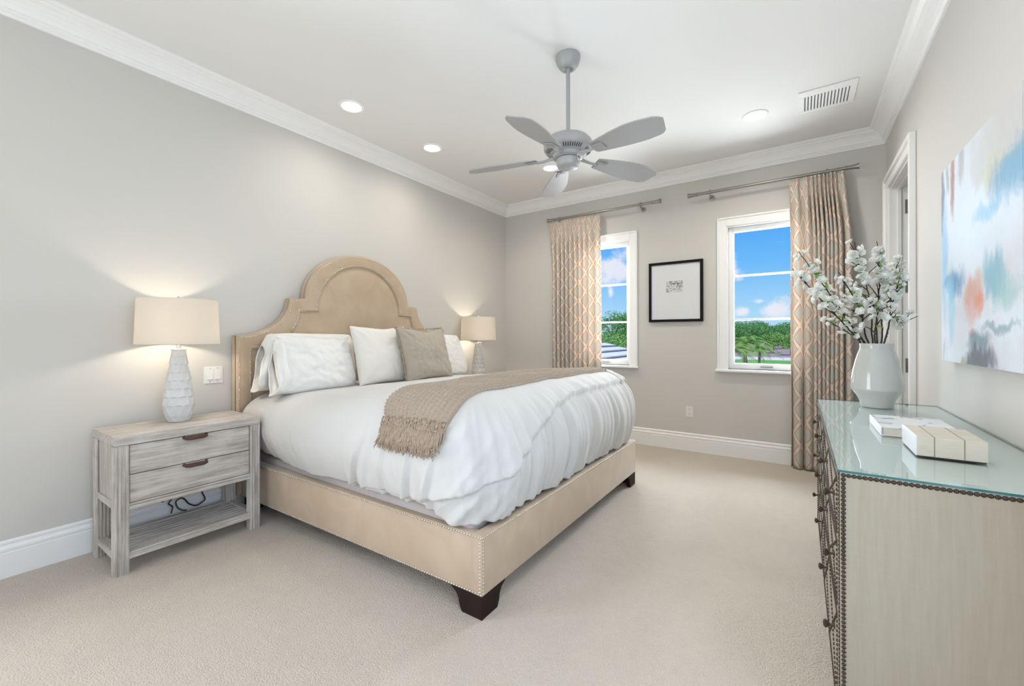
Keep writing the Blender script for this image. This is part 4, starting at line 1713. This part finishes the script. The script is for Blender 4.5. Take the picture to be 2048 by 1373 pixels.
def table_lamp():
    r = thing('table_lamp', 'white faceted ceramic lamp', 'table lamp', (0, 0, 0), 'white faceted bedside lamps')
    # faceted ceramic body: staggered triangles with pyramidal bosses
    prof = [(a * .80, b) for a, b in [(.072, .0), (.086, .030), (.1045, .098), (.0985, .150), (.0900, .200), (.0805, .250), (.0705, .300), (.0610, .350), (.0530, .398), (.0455, .440)]]
    N = 10
    mb = MB()
    bm = mb.bm
    def P(rr, a, z): return bm.verts.new((rr * math.cos(a), rr * math.sin(a), z))
    base = [P(.055, 2 * PI * i / N, 0) for i in range(N)]
    rows = len(prof) - 1
    prev = None
    for k in range(rows, 0, -1):
        (rt, zt), (rb, zb) = prof[k], prof[k - 1]
        sh = (k % 2) * .5
        top = [P(rt * .985, 2 * PI * (i + sh) / N, zt) for i in range(N)]
        bot = [P(rb * .985, 2 * PI * (i + .5 + sh) / N, zb + .0005) for i in range(N)]
        # up triangles: apex top[i], base bot[i-1]..bot[i] with a pushed-out midpoint low on the face
        for i in range(N):
            a, b = bot[i - 1], bot[i]
            ang = 2 * PI * (i + sh) / N
            gain = 1.05
            m = P(rb * gain * math.cos(PI / N) * 1.0 + .0, ang, zb + (zt - zb) * .16)
            u = P(rb * .975 * math.cos(PI / N), ang, zb)
            bm.faces.new((top[i], a, m)); bm.faces.new((top[i], m, b))
            bm.faces.new((a, u, m)); bm.faces.new((m, u, b))
            # down triangle between top[i] and top[i+1]
            j = (i + 1) % N
            c = P((rt * .6 + rb * .4) * .925, 2 * PI * (i + .5 + sh) / N, lerp(zt, zb, .42))
            bm.faces.new((top[i], bot[i], c)); bm.faces.new((bot[i], top[j], c)); bm.faces.new((top[j], top[i], c))
    mb.lathe([(.053, 0), (.057, .002), (.057, .008), (.053, .010)], (0, 0, 0), 40)
    mb.lathe([(.033, .432), (.0375, .436), (.0375, .446), (.034, .449)], (0, 0, 0), 40)
    build('body', mb, 'ceramic_white', r)
    build('neck', MB().lathe([(.026, .449), (.026, .452), (.012, .454), (.012, .475), (.016, .476), (.016, .505), (.012, .508)], (0, 0, 0), 24), 'bright_nickel', r, 40)
    zs0, zs1, rs0, rs1 = .478, .752, .2125, .2025
    build('lamp_shade', MB().lathe([(rs0, zs0), (rs1, zs1), (rs1 - .003, zs1), (rs0 - .003, zs0), (rs0, zs0)], (0, 0, 0), 64, False, False), 'lamp_shade_cloth', r, 60)
    hp = MB()
    for a in (0, 2 * PI / 3, 4 * PI / 3):
        hp.tube([(0, 0, .738), ((rs1 - .004) * math.cos(a), (rs1 - .004) * math.sin(a), .748)], .002, 6)
    hp.tube([(0, .0, .506), (.045, 0, .55), (.05, 0, .62), (0, 0, .738)], .002, 6); hp.tube([(0, 0, .506), (-.045, 0, .55), (-.05, 0, .62), (0, 0, .738)], .002, 6)
    build('harp', hp, 'bright_nickel', r, 60)
    build('finial', MB().lathe([(.004, .738), (.004, .752), (.011, .756), (.012, .766), (.006, .774), (0, .776)], (0, 0, 0), 16, True, False), 'bright_nickel', r, 60, merge=1e-5)
    build('bulb', MB().lathe([(.010, .508), (.013, .53), (.024, .560), (.030, .585), (.026, .608), (.012, .622), (0, .625)], (0, 0, 0), 20, True, False), 'bulb_glow', r, 180, merge=1e-5)
    return r


def lamp_light(parent):
    l = light('bulb_light', 'POINT', (0, 0, .60), 5.6, (1, .86, .68), shadow_soft_size=.03)
    l.parent = parent
    l.location = (0, 0, .575)
    l.visible_camera = True


lampa = table_lamp()
lampb = dup(lampa)
lampa.location = (-3.204, 1.021, .7305); lampb.location = (-3.212, 4.010, .7305)
lampa['label'] = 'white faceted ceramic lamp with drum shade on the near nightstand'
lampb['label'] = 'white faceted ceramic lamp with drum shade beyond the bed by the room corner'
for lp in (lampa, lampb):
    bl = [c for c in bpy.data.objects if c.parent == lp and c.name.startswith('bulb')][0]
    lamp_light(lp)
    bl.visible_shadow = True
    bpy.data.objects.remove(bl)


# a tangle of dark cable hanging on the wall behind the near nightstand's shelf
def cable():
    x = XL + .05
    x = XL + .062
    a = [(x - .02, 1.20, .34), (x - .01, 1.20, .226), (x, 1.203, .195), (x, 1.22, .145), (x, 1.203, .127), (x, 1.168, .116), (x, 1.128, .141), (x, 1.106, .175), (x, 1.084, .192), (x, 1.057, .177), (x + .01, 1.062, .14), (x + .02, 1.084, .118), (x + .03, 1.106, .112)]
    b = [(x - .02, .99, .335), (x, .978, .222), (x, .99, .200), (x, 1.012, .237), (x, 1.036, .220), (x, 1.033, .200), (x, 1.018, .176), (x, 1.038, .150), (x + .01, 1.028, .113)]
    def spl(p, n=8):
        out = []
        for i in range(len(p) - 1):
            p0, p1, p2, p3 = [Vector(p[max(0, min(len(p) - 1, i + k))]) for k in (-1, 0, 1, 2)]
            for k in range(n):
                t = k / n
                out.append(.5 * ((2 * p1) + (p2 - p0) * t + (2 * p0 - 5 * p1 + 4 * p2 - p3) * t * t + (3 * p1 - p0 - 3 * p2 + p3) * t ** 3))
        return out + [Vector(p[-1])]
    mb = MB().tube(spl(a), .0048, 8); mb.tube(spl(b), .0048, 8)
    tag(build('lamp_cord', mb, 'cable_dark', None, 180, origin=(x, 1.05, .11)), 'dark looped lamp cord hanging behind the near nightstand shelf', 'cord')


cable()


# ================================================================== dresser
def dresser():
    x0, x1, y0, y1, H = .092, .624, 1.556, 3.258, .8535
    r = thing('dresser', 'cream grasscloth dresser with bronze nailheads and knobs against the right wall', 'dresser', ((x0 + x1) / 2, (y0 + y1) / 2, 0))
    b = MB()
    b.box(x0 + .02, x1, y0, y1, .07, H)
    build('carcass', b, 'grasscloth', r)
    build('reflection_tint_sheet', MB().box(x0 + .001, x1, y0 + .0005, y1, H - .0002, H + .0003), 'glass_reflection_tint', r, label='pale sheet coloured in place of the reflection on the glass')
    f = MB()
    # face frame
    rows = ((.660, .838), (.445, .648), (.130, .433))
    cols = ((y0 + .022, (y0 + y1) / 2 - .008), ((y0 + y1) / 2 + .008, y1 - .022))
    f.box(x0 + .004, x0 + .02, y0, y1, .07, .118); f.box(x0 + .004, x0 + .02, y0, y1, .840, H)
    f.box(x0 + .004, x0 + .02, y0, y0 + .020, .118, .84); f.box(x0 + .004, x0 + .02, y1 - .020, y1, .118, .84)
    f.box(x0 + .004, x0 + .02, (y0 + y1) / 2 - .006, (y0 + y1) / 2 + .006, .118, .84)
    build('face_frame', f, 'grasscloth', r)
    for sx in (x0 + .03, x1 - .09):
        for sy in (y0 + .01, y1 - .07):
            build('foot', MB().box(sx, sx + .06, sy, sy + .06, 0, .07, .004), 'espresso_wood', r)
    sp = []
    st = .0122
    nr = .0061
    # near end panel: rows down both edges and along the top
    for p in along([(x0 + .012 + nr * 2, y0, H - .008), (x1 - .004, y0, H - .008)], st): sp.append((p, (0, -1, 0)))
    for p in along([(x0 + .012, y0, H - .008), (x0 + .012, y0, .075)], st): sp.append((p, (0, -1, 0)))
    for p in along([(x0 + .004, y0 + .006, H - .008), (x0 + .004, y0 + .006, .075)], st): sp.append((p, (-1, 0, 0)))
    for p in along([(x0 + .004, y0 + .012, H - .007), (x0 + .004, y1, H - .007)], st): sp.append((p, (-1, 0, 0)))
    for p in along([(x0 + .004, y1 - .006, H - .008), (x0 + .004, y1 - .006, .075)], st * 1.5): sp.append((p, (-1, 0, 0)))
    ky = (1.70, 2.11, 2.62, 3.04)
    kz = (.748, .552, .322)
    for ri, (za, zb) in enumerate(rows):
        for ci, (ya, yb) in enumerate(cols):
            d = build('drawer', MB().box(x0, x0 + .3, ya, yb, za, zb, .003), 'grasscloth', r)
            for yy in (ky[0:2] if ci == 0 else ky[2:4]):
                zz = kz[ri]
                k = MB().lathe([(.010, 0), (.010, -.003), (.0045, -.005), (.0045, -.014), (.0085, -.018), (.0125, -.023), (.0125, -.027), (.008, -.031), (0, -.032)], (x0, yy, zz), 18, True, False, axis='x')
                build('knob', k, 'knob_bronze', d, 40, merge=1e-6)
            m = ((ya + yb) / 2, (za + zb) / 2)
            ins = .008
            loop = [(x0, ya + ins, za + ins), (x0, yb - ins, za + ins), (x0, yb - ins, zb - ins), (x0, ya + ins, zb - ins), (x0, ya + ins, za + ins)]
            for p in along(loop, st * 1.15): sp.append((p, (-1, 0, 0)))
            # diagonal lattice of nail lines across each drawer front
            for dy in (0.,):
                for A, B in (((ya + ins, za + ins), (m[0], zb - ins)), ((m[0], zb - ins), (yb - ins, za + ins)), ((ya + ins, zb - ins), (m[0], za + ins)), ((m[0], za + ins), (yb - ins, zb - ins))):
                    for p in along([(x0, A[0] + dy, A[1]), (x0, B[0] + dy, B[1])], st * 1.15):
                        if ya + ins < p.y < yb - ins: sp.append((p, (-1, 0, 0)))
    nails(r, sp, nr, 'bronze')
    # glass sheet resting on top
    g = thing('glass_top', 'greenish sheet of glass covering the top of the dresser', 'glass top', ((x0 + x1) / 2, (y0 + y1) / 2, H))
    gx0, gx1, gy0, gy1, z0, z1 = x0 - .003, x1 + .004, y0 - .003, y1 + .003, H + .0008, H + .0068
    m = MB(); m.poly([(gx0, gy0, z1), (gx1, gy0, z1), (gx1, gy1, z1), (gx0, gy1, z1)])
    sh = build('sheet', m, 'table_glass', g)
    if sh.data.polygons[0].normal.z < 0: sh.data.flip_normals()
    e = MB()
    e.poly([(gx0, gy0, z0), (gx1, gy0, z0), (gx1, gy0, z1), (gx0, gy0, z1)]); e.poly([(gx0, gy1, z0), (gx1, gy1, z0), (gx1, gy1, z1), (gx0, gy1, z1)])
    e.poly([(gx0, gy0, z0), (gx0, gy1, z0), (gx0, gy1, z1), (gx0, gy0, z1)]); e.poly([(gx1, gy0, z0), (gx1, gy1, z0), (gx1, gy1, z1), (gx1, gy0, z1)])
    build('polished_edge', e, 'glass_edge', g)
    return z1


DT = dresser()

# ------------------------------------------------------------------ vase and blossom branches
VX, VY = .349, 3.045
vprof = [(a * .76, b) for a, b in [(.090, .0), (.0925, .004), (.0955, .020), (.102, .036), (.114, .056), (.130, .076), (.147, .092), (.1505, .098), (.1500, .104), (.1485, .125), (.144, .160), (.136, .200), (.124, .245), (.110, .285), (.0995, .308), (.0955, .316), (.0945, .322), (.0950, .344), (.0935, .347), (.089, .345), (.087, .318), (.11, .27), (.13, .18), (.13, .12), (.09, .03), (.0, .02)]]
vase = build('vase', MB().lathe(vprof, (VX, VY, DT + .0006), 64, True, False), 'vase_glaze', None, 40, merge=1e-5, origin=(VX, VY, DT))
tag(vase, 'large pale grey glazed vase with a waist ridge on the dresser', 'vase')


def petal_mesh(kind, seed):
    rnd = random.Random(seed)
    mb = MB()
    layers = {'open': ((6, .026, .35), (5, .019, .9)), 'half': ((5, .022, .85), (4, .016, 1.15)), 'bud': ((5, .013, 1.25),)}[kind]
    for cnt, L, cup in layers:
        for q in range(cnt):
            a0 = 2 * PI * q / cnt + rnd.uniform(-.2, .2)
            cu = cup + rnd.uniform(-.15, .15)
            P = []
            for i in range(6):
                t = i / 5
                row = []
                wdt = L * .62 * math.sin(PI * (.10 + .80 * t)) ** .7
                r_ = L * t * math.cos(cu * (1 - .4 * t)); z_ = L * t * math.sin(cu * (.4 + .5 * t))
                for j in range(5):
                    s = -1 + j / 2
                    edge_ = .12 * L * s * s + .06 * L * nz(t * 3 + q, s * 2, seed)
                    row.append(Vector((r_ - .18 * L * s * s * t, wdt * s, z_ + edge_)))
                P.append([Matrix.Rotation(a0, 3, 'Z') @ p for p in row])
            mb.grid(P)
    me = mb.mesh('blossom', smooth=180)
    me.materials.append(M['petal_white'])
    return me


def leaf_mesh(seed):
    rnd = random.Random(seed)
    mb = MB()
    for q in range(4):
        a = rnd.uniform(0, 2 * PI); el = rnd.uniform(.2, 1.1); L = rnd.uniform(.028, .045)
        P = []
        for i in range(6):
            t = i / 5
            w = .0095 * math.sin(PI * min(1, t * .95 + .03))
            P.append([Vector((L * t * math.cos(el) + 0, s * w, L * t * math.sin(el) - .012 * t * t + .004 * abs(s))) for s in (-1, 0, 1)])
        mb.grid([[Matrix.Rotation(a, 3, 'Z') @ p for p in row] for row in P])
    me = mb.mesh('leaves', smooth=180)
    me.materials.append(M['leaf_green'])
    return me


BLOSSOM = [petal_mesh('open', 1), petal_mesh('open', 2), petal_mesh('half', 3), petal_mesh('half', 4), petal_mesh('bud', 5)]
LEAVES = [leaf_mesh(1), leaf_mesh(2)]


def ray_pt(px, py, w):
    """a point of the place seen at (px, py) when it stands w metres in front of the lens plane"""
    r3, u3 = (px - 1024) / FPX, -(py - CYPX) / FPX
    r = r3 * math.cos(ROLL) - u3 * math.sin(ROLL); u = r3 * math.sin(ROLL) + u3 * math.cos(ROLL)
    C, S = math.cos(YAW), math.sin(YAW)
    return Vector((r * C - S, r * S + C, u)) * w + CAM


def blossoms():
    W0 = 2.33
    mouth = Vector((VX, VY, DT + .335))
    #  tip px, bend px, depth offset of the tip, [(t, spread)] blossoms
    B = [('longest blossom branch reaching far left with a bare twig tip', (1585, 538), (1680, 640), -.10, 15, .30),
         ('blossom branch rising to the upper left over the curtain', (1597, 503), (1668, 600), .03, 11, .36),
         ('blossom branch between the two left ones, in front of the curtain folds', (1632, 570), (1695, 640), .12, 11, .25),
         ('blossom branch at the centre left leaning over the curtain edge', (1678, 545), (1722, 625), -.12, 11, .25),
         ('low blossom branch leaning left close to the vase rim', (1650, 640), (1700, 668), .10, 6, .45),
         ('tall blossom branch with a round bud at its tip, left of centre', (1709, 484), (1735, 580), .06, 13, .28),
         ('tall blossom branch with open flowers at its tip, right of centre', (1753, 483), (1757, 590), -.06, 14, .25),
         ('blossom branch ending in a bare twig at the upper right', (1803, 511), (1768, 600), .05, 11, .30),
         ('blossom branch curving right beside the door casing', (1800, 536), (1783, 610), -.10, 11, .30),
         ('short blossom branch drooping to the right over the vase', (1806, 652), (1782, 640), -.04, 6, .40),
         ('short dense blossom branch in the middle of the bunch', (1742, 600), (1752, 650), -.16, 11, .30)]
    rnd = random.Random(12)
    mi = 0
    for bi, (lab, tip, bend, dw, nb, t0) in enumerate(B):
        T = ray_pt(*tip, W0 + dw); Bn = ray_pt(*bend, W0 + dw * .55)
        a = 2 * PI * bi / len(B)
        foot = Vector((VX - .05 * math.copysign(1, T.x - VX), VY + .02 * math.sin(a), DT + .06))
        ent = mouth + Vector((max(-.06, min(.06, (Bn.x - VX) * .35)), .045 * math.sin(a), 0))
        ctrl = [foot, ent, ent.lerp(Bn, .55) + Vector((.006 * math.sin(a * 3), 0, .004)), Bn, Bn.lerp(T, .5) + Vector((rnd.uniform(-.012, .012), rnd.uniform(-.012, .012), 0)), T]
        pts = []
        for i in range(len(ctrl) - 1):
            p0, p1, p2, p3 = [ctrl[max(0, min(len(ctrl) - 1, i + k))] for k in (-1, 0, 1, 2)]
            for k in range(7):
                t = k / 7
                pts.append(.5 * ((2 * p1) + (p2 - p0) * t + (2 * p0 - 5 * p1 + 4 * p2 - p3) * t * t + (3 * p1 - p0 - 3 * p2 + p3) * t ** 3)
                           + Vector((rnd.uniform(-.002, .002), rnd.uniform(-.002, .002), 0)) * (i > 0))
        pts.append(T)
        n = len(pts)
        r = thing('blossom_branch', lab, 'flower branch', foot, 'white blossom branches in the vase')
        mb = MB().tube(pts, [lerp(.0048, .0018, i / (n - 1)) for i in range(n)], 7)
        # side twigs
        spots = []
        start = n * 0.42
        for k in range(max(4, int(nb * .8))):
            i = int(lerp(start, n - 4, rnd.random()))
            d = (pts[i + 1] - pts[i]).normalized()
            side = Vector((rnd.uniform(-1, 1), rnd.uniform(-1, 1), rnd.uniform(-.2, .9))).normalized()
            e = pts[i] + (d * .6 + side * .8).normalized() * rnd.uniform(.035, .105)
            mb.tube([pts[i], pts[i].lerp(e, .5) + d * .006, e], [.0028, .0022, .0014], 6)
            spots.append((e, side))
        build('stem', mb, 'branch_bark', r, 180)
        fb = wloc(r)
        for k in range(int(nb * 2.2)):
            if k < len(spots) and rnd.random() < .85: p, side = spots[k]
            else:
                i = int(lerp(n * (0.45 + t0 * .2), n - 2, (k + rnd.random()) / (nb * 2.2)))
                i = min(n - 2, i)
                side = Vector((rnd.uniform(-1, 1), rnd.uniform(-1, .6), rnd.uniform(-.4, 1))).normalized()
                p = pts[i] + side * rnd.uniform(.008, .032)
            topness = (p.z - mouth.z) / .45
            me = BLOSSOM[rnd.choice((0, 0, 1, 1, 2, 3)) if rnd.random() > .12 else 4]
            o = bpy.data.objects.new('blossom', me); col.objects.link(o)
            o.parent = r; o.location = p - fb
            q = Vector((0, 0, 1)).rotation_difference((side + Vector((-.1, -.4, .25))).normalized())
            o.rotation_euler = q.to_euler()
            sc = rnd.uniform(.78, 1.08)
            o.scale = (sc, sc, sc)
        for k in range(4 if nb > 7 else 2):
            i = int(lerp(n * .5, n - 3, rnd.random()))
            o = bpy.data.objects.new('leaves', LEAVES[k % 2]); col.objects.link(o)
            o.parent = r; o.location = pts[i] - fb
            o.rotation_euler = (rnd.uniform(-.5, .5), rnd.uniform(-.5, .5), rnd.uniform(0, 6))


blossoms()


# ------------------------------------------------------------------ books
def books():
    z = DT + .0006
    # nearer: cream box-bound album with two brown ribbon lines
    x0, x1, y0, y1, h = .309, .470, 1.858, 2.075, .066
    r = thing('cream_box', 'thick cream bound album with brown lines, nearest on the dresser', 'book', (x0, y0, z))
    build('block', MB().box(x0 + .002, x1, y0, y1, z + .004, z + h, .0015), 'cream_box', r, label='cream block')
    build('spine', MB().box(x0 - .001, x0 + .003, y0 - .0005, y1 + .0005, z + .004, z + h + .0004, .001), 'cover_white', r, label='white spine')
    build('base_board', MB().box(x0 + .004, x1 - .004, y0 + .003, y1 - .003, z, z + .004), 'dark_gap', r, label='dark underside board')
    for xx in (.352, .419):
        m = MB()
        m.box(xx - .0012, xx + .0012, y0 - .0006, y0 + .001, z + .004, z + h + .0006); m.box(xx - .0012, xx + .0012, y0, y1, z + h - .0005, z + h + .0006)
        build('ribbon', m, 'ribbon_brown', r, label='thin brown line')
    # farther: white book with grey brushed cover
    x0, x1, y0, y1, h = .262, .492, 2.178, 2.500, .034
    r = thing('coffee_table_book', 'white book with grey brushstroke cover, between the vase and the album', 'book', (x0, y0, z))
    build('pages', MB().box(x0 + .004, x1 - .004, y0 + .005, y1 - .005, z + .003, z + h - .003), 'page_block', r, label='cream page block')
    cv = MB()
    cv.box(x0, x1, y0, y1, z, z + .003, .0008); cv.box(x0, x0 + .003, y0, y1, z + .003, z + h - .003)
    build('spine', cv, 'cover_white', r)
    build('cover', MB().box(x0, x1, y0, y1, z + h - .003, z + h, .0008), 'cover_ink', r, label='white cover with grey brush marks')


books()


# ================================================================== outdoors
GZ = -3.6


def outside():
    g = MB().box(-160, 120, YB + 6, 400, GZ - .3, GZ)
    o = build('garden_ground', g, 'mulch'); o['kind'] = 'structure'
    o = build('lawn', MB().box(-120, 90, 45, 99, GZ, GZ + .02), 'lawn'); tag(o, 'strip of bright green lawn beyond the right window', 'lawn', None, 'stuff')
    o = build('pavement', MB().box(-140, 110, 99, 112, GZ, GZ + .04), 'pavement'); o['kind'] = 'structure'

    def crown(mb, c, rad, n, leaf, rnd, flat=.75):
        for _ in range(n):
            d = Vector((rnd.gauss(0, 1), rnd.gauss(0, 1), rnd.gauss(0, 1))).normalized()
            rr = rad * (rnd.random() ** .35)
            p = Vector(c) + Vector((d.x * rr, d.y * rr, d.z * rr * flat))
            a = Vector((rnd.uniform(-1, 1), rnd.uniform(-1, 1), rnd.uniform(-.5, 1))).normalized()
            b = a.orthogonal().normalized() * leaf * rnd.uniform(.6, 1.2)
            e = a.cross(b).normalized() * leaf * .45
            mb.poly([p - b * .5, p + e * .5, p + b * .5, p - e * .5])

    def tree(h, spread, mat, seed, leaf=.5, lobes=14, n=260):
        rnd = random.Random(seed)
        r = thing('tree', 'leafy tree', 'tree', (0, 0, 0), 'trees beyond the garden')
        t = MB().tube([(0, 0, 0), (.1, .05, h * .2), (0, .1, h * .42), (.15, 0, h * .65)], [.28, .22, .17, .08], 8)
        for k in range(4):
            a = k * PI / 2 + rnd.random()
            t.tube([(0, .1, h * .38), (spread * .3 * math.cos(a), spread * .3 * math.sin(a), h * .6), (spread * .55 * math.cos(a), spread * .55 * math.sin(a), h * .72)], [.13, .09, .04], 6)
        build('trunk', t, 'trunk_bark', r, 60)
        f = MB()
        for k in range(lobes):
            a = 2 * PI * k / lobes + rnd.random()
            rr = spread * rnd.uniform(.25, .72)
            crown(f, (rr * math.cos(a), rr * math.sin(a), h * rnd.uniform(.36, .80)), spread * rnd.uniform(.36, .55), n, leaf, rnd)
        crown(f, (0, 0, h * .82), spread * .5, n, leaf, rnd)
        build('foliage', f, mat, r)
        return r
    protoA = tree(8.6, 4.2, 'foliage_dark', 1)
    protoB = tree(7.6, 3.4, 'foliage_mid', 2)
    protoC = tree(12.0, 5.2, 'foliage_dark', 3, .5, 11)
    protos = {'A': protoA, 'B': protoB, 'C': protoC}
    used = set()
    # kind, px of the trunk, distance in front of the lens plane, scale, label
    T = [('B', 1547, 118, .82, 'small leafy tree with a bare trunk on the mulch, right part of the right window'),
         ('B', 1582, 104, .80, 'leafy tree at the edge of the curtain in the right window'),
         ('A', 1500, 128, 1.0, 'dark leafy tree behind the palms in the right window'),
         ('A', 1470, 122, 1.0, 'dark leafy tree at the left edge of the right window'),
         ('A', 1532, 150, 1.12, 'dark tree in the second row between the two trunks of the right window'),
         ('A', 1565, 155, 1.15, 'dark tree in the second row behind the curtain edge of the right window'),
         ('A', 1480, 165, 1.25, 'dark tree farthest back on the left of the right window'),
         ('A', 1515, 180, 1.38, 'dark tree farthest back in the middle of the right window'),
         ('A', 1595, 170, 1.3, 'dark tree farthest back beyond the right curtain'),
         ('C', 1226, 96, .92, 'tall umbrella-crowned tree standing above the others in the left window'),
         ('C', 1268, 92, .95, 'tall tree at the right edge of the left window'),
         ('B', 1240, 50, .70, 'bright leafy tree just over the white roof in the left window'),
         ('B', 1212, 46, .66, 'bright leafy tree behind the curtain edge of the left window'),
         ('B', 1266, 44, .62, 'bright leafy tree low at the right edge of the left window')]
    for kd, px, w, sc, lab in T:
        p = ray_pt(px, 674, w)
        o = protos[kd] if kd not in used else dup(protos[kd])
        used.add(kd)
        o.location = (p.x, p.y, GZ + .03)
        o.scale = (sc, sc, sc)
        o.rotation_euler = (0, 0, px * .7)
        o['label'] = lab

    rnd = random.Random(77)
    bl = MB()
    for k in range(150):
        xx = -165 + 290 * k / 149
        crown(bl, (xx, 255 + rnd.uniform(-8, 8), GZ + rnd.uniform(3.6, 5.6)), rnd.uniform(3.6, 5.0), 75, 1.2, rnd, .95)
    tag(build('tree_belt', bl, 'foliage_dark', origin=(-20, 255, GZ)), 'long belt of distant greenery on the horizon behind the garden trees', 'trees', None, 'stuff')

    def palm(seed, h, L):
        rnd = random.Random(seed)
        r = thing('palm_tree', 'palm', 'palm tree', (0, 0, 0), 'palms beyond the right window')
        build('trunk', MB().tube([(0, 0, 0), (.1, 0, h * .5), (0, 0, h)], [.16, .12, .10], 8), 'trunk_bark', r, 60)
        f = MB()
        for q in range(26):
            a = q * 2.4; el = rnd.uniform(-.1, 1.25); LL = L * rnd.uniform(.8, 1.1)
            prev = None
            pts = []
            for i in range(12):
                t = i / 11
                rr = LL * (t * math.cos(el) + .12 * t); zz = LL * (t * math.sin(el) - .75 * t * t)
                pts.append(Vector((rr * math.cos(a), rr * math.sin(a), h + zz)))
            sd = Vector((-math.sin(a), math.cos(a), 0))
            for i in range(1, 12):
                for s in (-1, 1):
                    for m in (0, .5):
                        p = pts[i - 1].lerp(pts[i], m)
                        d = (pts[i] - pts[i - 1]).normalized()
                        e = p + sd * s * LL * .20 * math.sin(PI * (.15 + .8 * i / 12)) + d * LL * .10 - Vector((0, 0, LL * .07))
                        f.poly([p, p + d * LL * .035, e])
        build('fronds', f, 'palm_green', r)
        return r
    pa = palm(4, 3.3, 2.0)
    for i, (px, w, sc, hz, lab) in enumerate(((1488, 42, 1.45, .0, 'arching palm in front of the trees, left part of the right window'), (1466, 38, 1.25, .0, 'palm at the left frame of the right window'), (1520, 50, 1.15, -.0, 'small palm right of the arching palm in the right window'))):
        o = pa if i == 0 else dup(pa)
        p = ray_pt(px, 674, w)
        o.location = (p.x, p.y, GZ + .03); o.scale = (sc, sc, sc * .86); o.rotation_euler = (0, 0, i * 1.3)
        o['label'] = lab
    # white tiled roof of the wing outside the left window: courses run away from the house
    h = thing('house_wing', 'house wing with a white tiled roof below the left window', 'house', (-6, 9, GZ))
    sl = .25
    def rz(x): return 1.094 - sl * (x + 4.87)
    rf = MB()
    xs = [-9.0 + .42 * k for k in range(17)]
    ya, yb = 5.8, 12.1
    for a, b in zip(xs, xs[1:]):
        rf.prism([(a, ya, rz(a)), (b, ya, rz(b) + .035), (b, ya, rz(b) - .05), (a, ya, rz(a) - .05)], (0, yb - ya - .55 * (a + 9) / 7.0 * 1.0, 0))
    build('roof', rf, 'roof_tile', h)
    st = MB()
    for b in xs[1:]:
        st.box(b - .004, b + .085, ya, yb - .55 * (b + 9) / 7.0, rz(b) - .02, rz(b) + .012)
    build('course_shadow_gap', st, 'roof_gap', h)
    build('wall', MB().box(-8.8, -2.75, 6.1, 11.4, GZ, .55), 'stucco', h)


outside()
